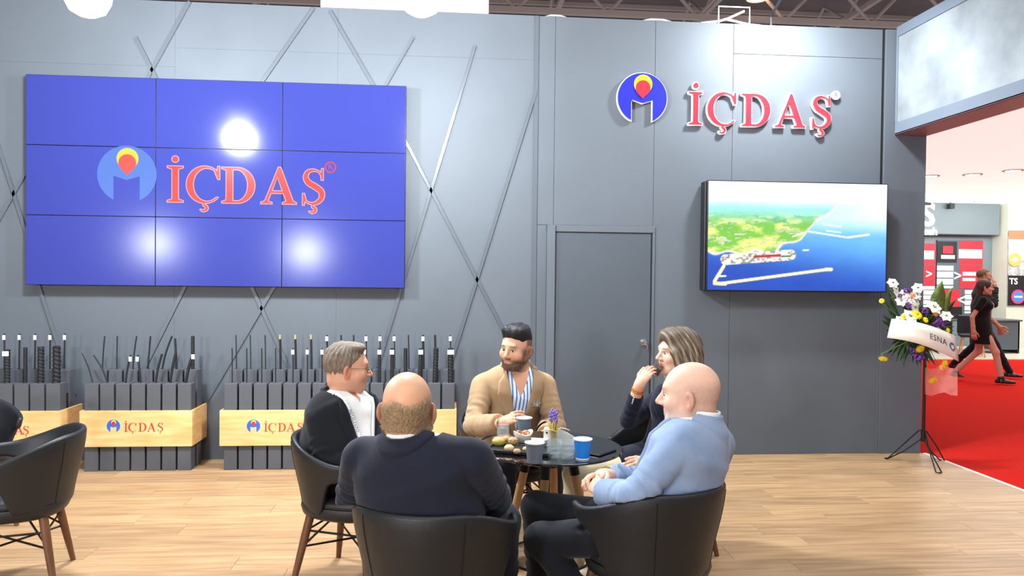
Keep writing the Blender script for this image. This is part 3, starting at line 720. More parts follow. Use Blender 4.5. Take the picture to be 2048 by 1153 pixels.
# ================================================================== round glass table
TC = Vector((.49, 3.61, 0)); TZ = .742
m_glassblk = mat('black_glass', (14, 16, 18), .06, coat=.5, spec=.6)
m_oakleg = mat('oak_leg', (214, 166, 112), .45, var=.15, vscale=6, stretch=(6, 6, 1))
tb = empty('round_table', TC); tag(tb, 'round black glass table with splayed wooden legs between the seated people', 'table')
MB().lathe([(.001, TZ-.012), (.352, TZ-.012), (.358, TZ-.009), (.358, TZ-.003), (.355, TZ), (.001, TZ)], n=72).build('tabletop', m_glassblk, tb, 40)
MB().lathe([(.001, TZ-.03), (.16, TZ-.03), (.16, TZ-.0125), (.001, TZ-.0125)], n=32).build('top_plate', m_blkmet, tb, 40)
for k in range(4):
    a = math.radians(73+90*k); d = Vector((math.cos(a), math.sin(a), 0))
    lg = MB().tube([d*.115+Vector((0, 0, .66)), d*.19+Vector((0, 0, .33)), d*.268], [.021, .020, .016], 14).build('leg', m_oakleg, tb, 50)
    MB().tube([d*.108+Vector((0, 0, TZ-.03)), d*.128+Vector((0, 0, .61))], .0235, 14).build('ferrule', m_blkmet, lg, 50)
ring = [Vector((.215*math.cos(2*PI*i/40), .215*math.sin(2*PI*i/40), .20)) for i in range(41)]
MB().tube(ring, .007, 8, cap=False).build('ring_stretcher', m_blkmet, tb, 60)

# ------------------------------------------------------------------ things on the table
m_glass = mat('clear_glass', (214, 228, 234), .04, alpha=.15)
m_water = mat('water', (200, 216, 222), .02, alpha=.12)
m_cupgrey = mat('paper_cup_grey', (112, 124, 138), .55); m_cupwhite = mat('paper_cup_white', (240, 238, 232), .5); m_cupblue = mat('paper_cup_blue', (24, 122, 208), .5)
m_porc = mat('porcelain', (238, 238, 232), .2, coat=.4)
m_slate = mat('black_slate', (22, 22, 24), .35, var=.2, vscale=20, bump=.3, bscale=60)
def on(px, py): p = atz(px, py, TZ); p.z = TZ+.0004; return p
def cup(px, py, h_, rt, rb, mb_, label, mark=None):
    o = empty('paper_cup', on(px, py)); tag(o, label, 'cup', 'paper cups on the table')
    MB().lathe([(.001, .004), (rb, .004), (rb, 0), (rb+.001, 0), (rt, h_-.004), (rt+.0025, h_-.004), (rt+.003, h_), (rt-.001, h_+.001), (rt-.0025, h_-.003)], n=28).build('cup_body', mb_, o, 40)
    MB().lathe([(rt-.0024, h_-.002), (rb-.002, .006), (.001, .006)], n=28).build('cup_inside', m_cupwhite, o, 40)
    MB().lathe([(rt+.001, h_-.0055), (rt+.0036, h_-.004), (rt+.0038, h_+.0005), (rt-.0012, h_+.002), (rt-.003, h_-.002)], n=28).build('rim', m_cupwhite, o, 60)
    return o
cup(1048, 869, .088, .040, .029, m_cupgrey, 'grey paper cup with white rim in front of the man in beige')
c2 = cup(1069, 926, .092, .042, .031, m_cupgrey, 'grey paper cup nearest the table edge beside the tray')
a0 = math.radians(-100)
MB().add([(.0335*math.cos(a0+q*.35), .0335*math.sin(a0+q*.35), z) for z in (.012, .03) for q in (-1, 0, 1)], [(0, 1, 4, 3), (1, 2, 5, 4)]).build('printed_label', m_cupwhite, c2)
c3 = cup(1165, 918, .092, .041, .030, m_cupblue, 'bright blue paper cup on the right of the table')
MB().lathe([(.0305, .0), (.0312, .0), (.0320, .006), (.0315, .006)], n=28).build('white_band', m_cupwhite, c3, 40)
def tumbler(px, py, h_, r, label, invert=False, water=0.0):
    o = empty('tumbler', on(px, py)); tag(o, label, 'glass', 'glass tumblers on the table')
    if invert: pr = [(r*.86-.004, h_-.012), (r*.86, h_-.006), (.001, h_), (r*.9, h_), (r*.92, h_-.003), (r, .001), (r-.003, 0), (r*.86-.003, h_-.012), (.001, h_-.012)]
    else: pr = [(.001, 0), (r*.86, 0), (r*.9, .004), (r, h_-.002), (r-.0012, h_), (r-.0026, h_-.002), (r*.9-.0036, .016), (r*.6, .012), (.001, .012)]
    if invert: pr = [(.001, h_), (r*.86, h_), (r*.9, h_-.004), (r, .002), (r-.0012, 0), (r-.0026, .002), (r*.9-.0036, h_-.014), (.001, h_-.012)]
    MB().lathe(pr, n=24).build('glass_wall', m_glass, o, 40)
    if water: MB().lathe([(.001, .0125), (r*.9-.006, .0165), (r*.9-.004+(r*.1-.002)*water, h_*water), (.001, h_*water)], n=24).build('water', m_water, o, 40)
tumbler(1006, 884, .085, .034, 'upturned clear glass tumbler at the back of the tray', True)
tumbler(1108, 914, .078, .036, 'left of two clear glass tumblers with water', water=.5)
tumbler(1135, 916, .078, .036, 'right of two clear glass tumblers beside the blue cup', water=.55)
# nut bowl with two raised lips
def bowl(px, py, rx, h_, label, rz=0.0, lips=.02, fill=True):
    o = empty('bowl', on(px, py), rz); tag(o, label, 'bowl')
    secs = []
    for f, z, inn in ((.45, 0, 0), (.52, .004, 0), (.7, .3*h_, 0), (.9, .7*h_, 0), (1.0, h_, 1), (.96, h_+.001, 1), (.84, .68*h_, 0), (.62, .3*h_, 0), (.1, .16*h_, 0)):
        secs.append([(rx*f*math.cos(2*PI*i/28), rx*.82*f*math.sin(2*PI*i/28), z+(lips*math.cos(4*PI*i/28)*(1 if inn else z/h_*.7))) for i in range(28)])
    mb = MB().grid(secs, close_u=True); mb.f.append(tuple(range(28))); mb.m.append(0); mb.build('bowl_body', m_porc, o, 60)
    return o
bo = bowl(1046, 886, .052, .052, 'white scalloped bowl of mixed nuts beside the upturned glass', .4, .010)
m_nut = mat('roasted_nut', (176, 104, 60), .5, var=.25, vscale=90); m_nut2 = mat('pale_nut', (226, 190, 130), .5, var=.2, vscale=90)
bl = bo.location
for i in range(22):
    a = i*2.4; r_ = .006+.030*math.sqrt(i/22); z = .042+.012*(1-i/22)+.004*math.sin(i*5)
    o = MB().sphere((0, 0, 0), (.0085, .006, .0058), 8, 6).build('nut', m_nut if i % 3 else m_nut2, None, 60, loc=(bl.x+r_*math.cos(a), bl.y+r_*math.sin(a)*.85, bl.z+z)); o.rotation_euler = (i*.7, i*1.3, i)
    tag(o, 'small roasted nut heaped in the white scalloped bowl', 'nut', 'nuts in the white bowl')
bowl(1079, 893, .044, .034, 'empty white oval dish behind the front grey cup', -.3, .003)
# slate tray and pastries
tl, tr_, tf = on(966, 893), on(1098, 884), on(1066, 930)
ta = Vector((.338, 3.515, TZ+.0004))
o = empty('slate_tray', ta, -.32); tag(o, 'rectangular black slate tray with rough raised edge holding pastries', 'tray')
MB().bbox(-.15, .15, -.075, .08, 0, .008, .002).build('tray_base', m_slate, o)
m_slate2 = mat('slate_rim', (30, 30, 33), .4, var=.8, vscale=120, bump=1.0, bscale=150)
for a in ((-.155, .155, -.085, -.07, 0, .018), (-.155, .155, .075, .085, 0, .014), (-.158, -.146, -.083, .083, 0, .016), (.146, .158, -.083, .083, 0, .016)): MB().bbox(*a, .003).build('tray_rim', m_slate2, o)
m_bun = mat('bun_crust', (226, 186, 110), .55, col2=(206, 150, 70), vscale=30); m_green = mat('green_bun', (150, 164, 60), .55, var=.2, vscale=40); m_choc = mat('chocolate_swirl', (120, 62, 34), .4, col2=(232, 190, 150), vscale=70, stretch=(1, 4, 1)); m_cream = mat('cream_ball', (236, 200, 140), .6, var=.1, vscale=40)
def pastry(px, py, r, mats, label, top=None, z=.0085):
    p = on(px, py); o = empty('pastry', (p.x, p.y, TZ+z)); tag(o, label, 'pastry', 'pastries on the slate tray')
    prof = [(.001, 0), (r*.8, 0), (r, .35*r), (r*.94, .7*r), (r*.6, 1.05*r), (.001, 1.18*r)]
    MB().lathe(prof, n=18).build('bun', mats, o, 80)
    if top: MB().lathe([(r*1.0, .62*r), (r*.98, .8*r), (r*.64, 1.12*r), (.001, 1.26*r)], n=18).build('topping', top, o, 80)
pastry(997, 894, .032, m_green, 'large sandwich bun with green filling and golden top', m_bun); pastry(1018, 905, .024, m_cream, 'round cream coloured cookie ball in the middle of the tray')
pastry(1026, 891, .026, m_bun, 'golden bun with dark sprinkles behind the cookie ball', m_choc); pastry(1034, 911, .019, m_choc, 'small brown swirl pastry at the front of the tray'); pastry(1051, 905, .015, m_cream, 'smallest pale pastry next to the front grey cup')
pastry(1012, 886, .022, m_bun, 'golden bun at the back of the tray beside the upturned glass')
# phone
p = on(1203, 906); o = empty('smartphone', p, -.75); tag(o, 'black smartphone lying at the right edge of the table', 'phone')
MB().bbox(-.038, .038, -.078, .078, 0, .008, .003).build('phone_body', m_blkmet, o); MB().box(-.035, .035, -.075, .075, .0082, .0086).build('phone_screen', m_glassblk, o)
# napkin holder and dried flower vase
p = on(1114, 893); o = empty('napkin_holder', (p.x, p.y, p.z), -.25); tag(o, 'white napkin holder behind the glass tumblers', 'napkin holder')
mb = MB()
for k, (dx, hh, yy_) in enumerate(((0, .078, .028), (.012, .072, .033), (.024, .062, .038))):
    n_ = 10; prf = [(-.06+dx, 0)]+[(-.06+dx+.12*i/n_, hh*math.sin(PI*(.22+.60*i/n_))**.7) for i in range(n_+1)]+[(.06+dx, 0)]
    for y in (yy_, yy_+.003): mb.add([(x, y, z) for x, z in prf], [tuple(range(len(prf)))])
mb.build('napkins', mat('napkin_paper', (244, 244, 236), .7), o)
MB().bbox(-.066, -.03, -.012, .046, 0, .085, .002).build('holder_card', m_cupwhite, o); MB().tube([(-.05, -.0125, .066), (-.05, -.0135, .066)], .005, 10).build('logo_dot', m_blkmet, o)
p = on(1107, 897); o = empty('dried_flower_vase', p); tag(o, 'slim glass vase of dried straw and lavender behind the tumblers', 'vase')
MB().lathe([(.001, 0), (.019, 0), (.02, .004), (.02, .075), (.0185, .075), (.0185, .006), (.001, .006)], n=20).build('vase_glass', m_glass, o, 40)
m_straw = mat('straw', (226, 198, 112), .6, var=.2, vscale=40); m_lav = mat('lavender', (140, 116, 196), .7, var=.25, vscale=80); m_stem = mat('green_stem', (96, 128, 66), .6)
rs_ = random.Random(4)
for i in range(34):
    a = rs_.uniform(0, 6.28); r_ = rs_.uniform(.001, .016); h_ = rs_.uniform(.105, .145)
    MB().tube([(r_*math.cos(a), r_*math.sin(a), .007), (1.1*r_*math.cos(a+.3), 1.1*r_*math.sin(a+.3), h_*.5), (1.9*r_*math.cos(a+.5), 1.9*r_*math.sin(a+.5), h_)], .0018, 5).build('straw', m_straw, o)
MB().tube([Vector((.0215*math.cos(t), .0215*math.sin(t), .088+.004*math.sin(2*t))) for t in [i*PI/8 for i in range(17)]], .003, 6).build('twine', m_straw, o)
for i in range(7):
    a = i*.9; r_ = .006+.003*(i % 3); tx, ty_ = r_*math.cos(a)*2.2, r_*math.sin(a)*2.2; h_ = .15+.008*(i % 3)
    st = MB().tube([(r_*math.cos(a), r_*math.sin(a), .02), (tx, ty_, h_)], .0012, 5).build('stem', m_stem, o)
    lv = MB()
    for q in range(9): lv.sphere((tx+.004*math.cos(q*2.4), ty_+.004*math.sin(q*2.4), h_-.022+q*.0055), (.005, .005, .0055), 7, 5)
    lv.build('lavender_head', m_lav, st, 60)
MB().tube([(.012, 0, .085), (.035, 0, .098), (.06, 0, .094), (.078, 0, .086)], .0022, 6).build('white_sprig', m_cupwhite, o, 60); MB().sphere((.016, 0, .150), .006, 8, 6).tube([(.006, 0, .08), (.016, 0, .147)], .001, 5).build('white_bud', m_cupwhite, o, 60)

# ================================================================== flower stand by the entrance
m_petw = mat('white_petal', (246, 246, 232), .6, var=.06, vscale=20); m_pety = mat('yellow_petal', (250, 220, 30), .6, var=.12, vscale=40); m_petp = mat('purple_petal', (108, 52, 140), .7, var=.3, vscale=60); m_peto = mat('orange_petal', (232, 150, 110), .6, var=.15, vscale=40)
m_leaf = mat('dark_leaf', (44, 70, 38), .5, var=.3, vscale=12); m_leaf2 = mat('bright_leaf', (104, 128, 58), .4, var=.2, vscale=10); m_core = mat('flower_core', (206, 150, 30), .8)
SXY = Vector((4.05, 6.02, 0)); FYd = 5.98
fs_root = empty('flower_stand', SXY); tag(fs_root, 'bouquet of white, yellow and purple flowers with white ribbon on black tripod stand', 'flower stand')
zc = aty(1847, 872, 6.02).z
MB().tube([(0, 0, zc-.04), (0, 0, 1.30)], .013, 10).build('pole', m_blkmet, fs_root, 50)
MB().tube([(0, 0, zc-.05), (0, 0, zc+.05)], .02, 12).build('collar', m_blkmet, fs_root, 50)
for px, py in ((1770, 918), (1880, 948), (1887, 922)):
    g_ = atz(px, py)-SXY; g_.z = .005; d = Vector((g_.x, g_.y, 0)).normalized(); s_ = Vector((-d.y, d.x, 0))*.022; top = d*.035+Vector((0, 0, zc+.04))
    MB().tube([d*.015+Vector((0, 0, zc-.03)), g_*.5+s_*.9+Vector((0, 0, zc*.36)), g_-d*.02+s_, g_, g_-d*.02-s_, g_*.5-s_*.9+Vector((0, 0, zc*.62)), top, d*.01+Vector((0, 0, zc+.05))], .0055, 8).build('leg', m_blkmet, fs_root, 60)
def FP(px, py, dy=0.0): return aty(px, py, FYd+dy)-SXY
bc = FP(1838, 668)
MB().sphere(bc+Vector((0, .02, -.02)), (.16, .10, .17), 14, 10).build('foam', m_leaf, fs_root, 60)
def leaf(base, tip, w_, m_, name='leaf', curl=.15):
    base, tip = Vector(base), Vector(tip); d = tip-base; s_ = d.cross(Vector((0, 1, 0))).normalized()*w_; n_ = s_.cross(d).normalized()
    pts = []
    for t in (0, .15, .35, .6, .82, 1):
        k = math.sin(PI*min(1, t**.8))*.98+.02; c = base+d*t+n_*curl*d.length*math.sin(PI*t)
        pts.append([c-s_*k, c+n_*w_*-.3*k, c+s_*k])
    mb = MB().grid(pts); o = mb.build(name, m_, fs_root, 60); md = o.modifiers.new('solid', 'SOLIDIFY'); md.thickness = .0015
    return o
rs_ = random.Random(3)
for i in range(70):
    a = rs_.uniform(0, 2*PI); e = rs_.uniform(-.9, 1.1); d = Vector((math.cos(a)*math.cos(e)*1.0, -abs(math.sin(a))*.5*math.cos(e), math.sin(e)))
    L_ = rs_.uniform(.16, .30); leaf(bc+d*.1, bc+d*(L_+.08), rs_.uniform(.012, .024), m_leaf)
for px, py in ((1762, 640), (1770, 600), (1775, 570), (1782, 690), (1770, 660), (1792, 725), (1782, 715), (1808, 735), (1764, 628)):
    leaf(bc+Vector((-.1, -.03, 0)), FP(px, py, -.04), .02, m_leaf)
leaf(FP(1884, 645), FP(1884, 562, -.05), .078, m_leaf2); leaf(FP(1890, 640), FP(1905, 575, -.02), .04, m_leaf2); leaf(FP(1880, 650), FP(1912, 600, .0), .035, m_leaf)
def daisy(px, py, r, m_, tilt=(0, -1, .35), core=m_core, np_=16, name='daisy', dy=-.13, pw=.15, cr=.22):
    c = FP(px, py, dy); n = Vector(tilt).normalized(); a = n.orthogonal().normalized(); b = n.cross(a); mb = MB()
    for ly, (rr_, off) in enumerate(((1, 0), (.72, .5))):
        for i in range(np_):
            t = 2*PI*(i+off)/np_; d = a*math.cos(t)+b*math.sin(t); s_ = n.cross(d); R = r*rr_; zz = n*(ly*.005)
            mb.add([c+d*r*.15+zz, c+d*R*.6+s_*R*pw+zz-n*.002, c+d*R+zz-n*.006*(1-ly), c+d*R*.6-s_*R*pw+zz-n*.002], [(0, 1, 2, 3)])
    o = mb.build(name, m_, fs_root); q = MB(); q.sphere(c+n*.006, r*cr, 8, 6); q.build('flower_centre', core, o, 60)
    leafstem = MB().tube([c-n*.003, c-n*.05+Vector((0, .03, 0)), bc+(c-bc)*.3], .003, 5).build('stem', m_stem, o)
for px, py, r, tl_ in ((1763, 602, .024, (-.7, -.7, .3)), (1834, 629, .052, (0, -.8, .6)), (1766, 719, .042, (-.4, -.5, -.8)), (1841, 699, .045, (0, -.9, -.5)), (1890, 730, .050, (.4, -.9, -.1)), (1867, 762, .045, (0, -.7, -.7)), (1897, 661, .026, (.4, -.9, .3)), (1852, 640, .03, (.2, -.9, .5)), (1808, 634, .03, (-.3, -.9, .3))):
    daisy(px, py, r, m_pety, tl_)
for px, py, r in ((1821, 632, .075), (1869, 614, .075), (1893, 632, .055), (1800, 640, .045)):
    daisy(px, py, r, m_petw, (rs_.uniform(-.4, .4), -.8, .6), np_=6, name='lily', pw=.36, cr=.10)
for pts_ in (((1786, 566), (1792, 578), (1797, 590), (1803, 602)), ((1836, 576), (1834, 590), (1832, 604), (1830, 616)), ((1808, 590), (1812, 602))):
    for px, py in pts_: daisy(px, py, .052, m_petw, (rs_.uniform(-.6, .6), -.8, rs_.uniform(0, .6)), np_=6, name='gladiolus_bloom', dy=-.08, pw=.42, cr=.09, core=m_leaf2)
for px, py, r in ((1813, 582, .028), (1816, 611, .03), (1884, 643, .045), (1838, 712, .045), (1850, 622, .03), (1872, 650, .03), (1825, 702, .03), (1800, 592, .02)):
    c = FP(px, py, -.10); mb = MB()
    for i in range(26):
        a, e = rs_.uniform(0, 6.28), rs_.uniform(-1, 1); mb.sphere(c+Vector((math.cos(a)*math.cos(e), math.sin(a)*math.cos(e)*.6, math.sin(e)))*r*rs_.uniform(.5, 1), r*.26, 6, 4)
    mb.build('statice_cluster', m_petp, fs_root, 60)
for px, py in ((1826, 590), (1872, 628), (1878, 660), (1884, 736)): daisy(px, py, .03, m_peto, (rs_.uniform(-.4, .4), -.9, .3), name='carnation', np_=12)
# ribbon with lettering
def rib(u_, v_):
    top = (1783+(1911-1783)*u_, 638+(672-638)*u_-7*math.sin(PI*u_)); bot = (1774+(1918-1774)*u_, 676+(724-676)*u_-9*math.sin(PI*u_))
    px = top[0]+(bot[0]-top[0])*v_; py = top[1]+(bot[1]-top[1])*v_
    return FP(px, py, -.20+.10*(abs(u_-.5)*2)**2.2)
rb = MB().grid([[rib(i/20, j/3) for j in range(4)] for i in range(21)]).build('ribbon', mat('ribbon_satin', (246, 242, 230), .4, bump=.05, bscale=5), fs_root, 60)
md = rb.modifiers.new('solid', 'SOLIDIFY'); md.thickness = .002
def on_ribbon(ob, dv=0.0):
    for v_ in ob.data.vertices:
        uu, vv = v_.co.x, v_.co.y; p = rib(uu, .5-vv); q1 = rib(uu+.01, .5-vv)-p; q2 = rib(uu, .5-vv+.01)-p; n = q1.cross(q2).normalized()
        if n.y > 0: n = -n
        v_.co = p+n*(.0025+abs(v_.co.z))
m_ink = mat('ribbon_ink', (60, 66, 84), .6); m_ink2 = mat('ribbon_blue', (70, 120, 190), .5)
WR = (rib(1, .5)-rib(0, .5)).length; HR = (rib(.5, 1)-rib(.5, 0)).length
def rtext(body, size, u0, v0, m_, sp=1.0):
    t_ = text_mesh('lettering', body, size, .0, rb, m_, Matrix.Translation((u0, v0, 0)) @ Matrix.Diagonal((1/WR, 1/HR, 1, 1)), spacing=sp); on_ribbon(t_)
rtext('ESNA', .062, .72, .02, m_ink, 1.1); rtext('· · · · · · · ·', .03, .745, -.22, m_ink, 1.1)
for (r0, r1, a0_, a1_, m_) in ((.030, .020, 60, 300, m_ink2), (.022, .012, -110, 130, m_ink)):
    lp = arc(0, 0, r0, r0, a0_, a1_, 14)+arc(.004, 0, r1, r1*1.25, a1_, a0_, 14)
    t_ = flat_mesh('globe_mark', [lp], 0, rb, m_, Matrix.Translation((.93, -.02, 0)) @ Matrix.Diagonal((1/WR, 1/HR, 1, 1))); on_ribbon(t_)
# pink wrapping net below
nt_pts = [[FP(1850+k*13, 735+r_*18+4*math.sin(k*1.7), -.06+.05*math.sin(k*.9)) for k in range(6)] for r_ in range(4)]
o = MB().grid(nt_pts).build('wrapping_tulle', mat('pink_tulle', (244, 170, 160), .7, alpha=.45), fs_root, 60)

# ================================================================== opposite booth across the aisle
ceil2 = MB().box(4.5, 22, 7.0, 17.6, 3.43, 3.5).build('ceiling_opposite', mat('ceiling_added_glow', (236, 234, 226), .6, emit=(240, 252, 246), estr=.74)); tag(ceil2, kind='structure')  # plain white ceiling; emission added to whiten it against the red carpet bounce
m_bg = mat('booth_grey', (122, 136, 142), .5, var=.05, vscale=1); m_cw = mat('booth_cream', (216, 220, 206), .6, var=.04, vscale=2)
wo = MB().box(4.5, 13.1, 17.0, 17.2, -.02, 3.43).build('wall_opposite', m_bg); tag(wo, kind='structure')
zh = aty(1930, 470, 16.8).z
hd = MB().bbox(4.5, 13.05, 16.7, 17.0, zh, 3.43, .01).build('trim_5', mat('booth_header', (112, 128, 134), .5)); tag(hd, kind='structure')
wc = MB().box(13.1, 22, 16.5, 17.2, -.02, 3.43).build('wall_opposite_cream', m_cw); tag(wc, kind='structure')
m_lw = mat('letter_white', (245, 245, 245), .5, emit=(255, 255, 255), estr=.5)
o = empty('booth_lettering', aty(1856, 445, 16.7)); tag(o, 'white letters on the grey header of the opposite booth', 'sign')
text_mesh('letters', 'S', .75, .04, o, m_lw, plane_M((-.02, -.022, .15), (1, 0, 0), (0, 0, 1)), bold=.02); text_mesh('letters', 'Mesh', .26, .03, o, m_lw, plane_M((-.05, -.018, -.22), (1, 0, 0), (0, 0, 1)), bold=.006)
m_pred = mat('poster_red', (206, 48, 62), .5); m_pwhite = mat('poster_white', (238, 240, 240), .5); m_pgrey = mat('poster_grey', (86, 100, 108), .5); m_pblack = mat('poster_black', (30, 34, 38), .5)
def poster(px0, px1, py0, py1, Y, base, bits, label, texts=()):
    A = aty(px0, py0, Y); B = aty(px1, py1, Y); o = empty('poster', (A.x, Y, B.z)); tag(o, label, 'poster')
    W_, H_ = B.x-A.x, A.z-B.z
    MB().bbox(0, W_, 0, .03, 0, H_, .003).build('board', base, o)
    for i, (u0, u1, v0, v1, m_) in enumerate(bits): MB().box(u0*W_, u1*W_, -.004-.001*i, 0, (1-v1)*H_, (1-v0)*H_).build('print', m_, o)
    for (s_, u_, v_, sz, m_) in texts: text_mesh('lettering', s_, sz, .002, o, m_, plane_M((u_*W_, -.014, (1-v_)*H_), (1, 0, 0), (0, 0, 1)), bold=.004)
    return o
m_line = mat('poster_line', (60, 66, 72), .5)
LN = lambda u0, u1, v0, v1, n_=4: tuple((u0, u1, v0+(v1-v0)*(i+.6)/n_, v0+(v1-v0)*(i+.6)/n_+.008, m_line) for i in range(n_))
m_photo = mat('poster_photo', (206, 212, 216), .5, col2=(240, 244, 246), vscale=5)
poster(1846, 1868, 487, 632, 16.95, m_pgrey, ((0, 1, 0, .28, m_pred), (0, .9, .10, .22, m_pwhite), (0, 1, .29, .58, m_pred), (0, 1, .59, .88, m_photo))+LN(0, 1, .60, .87), 'narrow red poster at the left of the opposite booth', (('>', .5, .43, .3, m_lw),))
poster(1875, 1963, 480, 632, 16.95, m_pgrey, ((.0, .43, .02, .30, m_pblack), (.49, 1, .01, .32, m_pred), (.47, .98, .12, .24, m_pwhite), (0, .36, .34, .64, m_photo), (.5, 1, .33, .64, m_pred), (0, .52, .66, .97, m_pred), (.62, 1, .66, .97, m_photo), (.12, .34, .08, .18, m_pred), (.08, .38, .20, .25, m_pwhite), (.56, .86, .42, .47, m_pwhite), (.56, .84, .50, .54, m_pwhite))+LN(.62, 1, .67, .96)+LN(0, .36, .35, .63, 3), 'large poster of red and white blocks in the opposite booth', (('>', .45, .48, .36, m_lw), ('<', .54, .80, .36, m_lw)))
m_pcol = mat('poster_colour', (214, 220, 214), .5, col2=(96, 110, 116), vscale=5)
pst = poster(2018, 2062, 461, 612, 16.46, m_pcol, ((0, 1, 0, .12, mat('poster_salmon', (240, 130, 96), .5)), (0, 1, .60, 1, m_pblack), (0, 1, .12, .4, m_pwhite)), 'tall poster with dark lower half on the cream wall', (('TS', .22, .68, .2, m_lw),))
def disc(nm, r, m_, p, y): return flat_mesh(nm, [arc(0, 0, r, r, 0, 360, 24)[:-1]], .004, pst, m_, plane_M(p+Vector((0, y, 0)), (1, 0, 0), (0, 0, 1)))
pb = aty(2036, 594, 16.44)-pst.location
disc('badge', .17, mat('badge_pink', (240, 60, 120), .5, emit=(240, 60, 120), estr=.3), pb, 0); disc('badge_core', .12, mat('badge_blue', (40, 150, 220), .5), pb, -.005); flat_mesh('badge_band', [[(-.1, -.02), (.1, -.02), (.1, .02), (-.1, .02)]], .003, pst, m_pwhite, plane_M(pb+Vector((0, -.009, 0)), (1, 0, 0), (0, 0, 1)))
pb = aty(2030, 520, 16.44)-pst.location; disc('emblem', .16, mat('badge_orange', (246, 180, 100), .5), pb, 0)
flat_mesh('emblem_arrow', [[(-.1, 0), (0, .06), (.1, 0), (0, -.06)]], .003, pst, m_pwhite, plane_M(pb+Vector((0, -.004, 0)), (1, 0, 0), (0, 0, 1)))
m_dl = mat('downlight_glow', (255, 255, 250), .4, emit=(255, 252, 244), estr=9)
for i, (px, py) in enumerate(((1945, 349), (2026, 341), (1962, 403), (2042, 396), (1860, 352))):
    d = _ray(px, py); t_ = (3.43-CAM_H)/d.z; p = d*t_
    o = empty('downlight', (p.x, min(p.y, 16.3), 3.43)); tag(o, ('recessed ceiling downlight over the aisle, %s of five in the opposite booth' % ORD[i]), 'lamp', 'downlights of the opposite booth')
    MB().lathe([(.16, 0), (.15, -.012), (.115, -.012), (.115, -.004)], n=24).build('ring', m_white, o, 40); MB().lathe([(.001, -.006), (.115, -.006)], n=24).build('lamp', m_dl, o)
area('booth_light', (12.0, 14.6, 3.38), (12.4, 17.0, 1.6), 4.0, 230, (.97, 1, .98), 1.0); area('booth_light', (9.5, 11.5, 3.38), (9.5, 11.4, 0), 2.5, 60, (1, .99, .95))
p = aty(1901, 412, 16.6); o = empty('spot_lamp', p); tag(o, 'small dark spot lamp at the top of the opposite booth header', 'lamp')
MB().bbox(-.06, .06, -.08, .05, -.07, .05, .01).build('spot_body', m_lampbody, o); MB().tube([(0, 0, .05), (0, 0, 3.43-p.z)], .012, 6).build('rod', m_lampbody, o)
p = aty(1853, 408, 16.6); o = empty('spot_lamp', p); tag(o, 'dark track light partly hidden behind the wall end', 'lamp'); MB().bbox(-.2, .1, -.04, .04, -.03, .03, .008).build('track', m_lampbody, o); MB().tube([(0, 0, .03), (0, 0, 3.43-p.z)], .012, 6).build('rod', m_lampbody, o)
# desk, chair and small things of that booth
g = atz(1950, 690); dk = empty('reception_desk', (11.65, 15.6, 0)); tag(dk, 'dark desk with a pale top in the opposite booth', 'desk')
MB().bbox(-.85, .85, -.35, .35, .70, .74, .006).build('desk_top', mat('desk_grey', (92, 98, 102), .4), dk)
for x in (-.8, .76): MB().bbox(x, x+.04, -.33, .33, 0, .70, .004).build('desk_side', m_pblack, dk)
MB().bbox(.1, .8, -.33, .30, .08, .69, .004).build('drawer_unit', m_pgrey, dk)
o = empty('laptop', (11.25, 15.55, .741), .2); tag(o, 'open black laptop on the opposite booth desk', 'laptop')
MB().bbox(-.18, .18, -.12, .12, 0, .015, .003).build('keyboard', m_pblack, o); MB().bbox(-.18, .18, .10, .115, .016, .26, .003).build('lid', m_pblack, o)
o = empty('visitor_chair', (10.95, 14.75, 0), 2.6); tag(o, 'dark visitor chair with pale legs before the opposite booth desk', 'chair')
MB().bbox(-.24, .24, -.24, .24, .40, .47, .02).build('seat', m_pblack, o); MB().bbox(-.25, .25, -.27, -.22, .45, .85, .02).build('backrest', m_pblack, o)
for x in (-.2, .2):
    for y in (-.2, .2): MB().tube([(x*.8, y*.8, .40), (x*1.1, y*1.1, 0)], .015, 8).build('leg', m_oakleg, o)

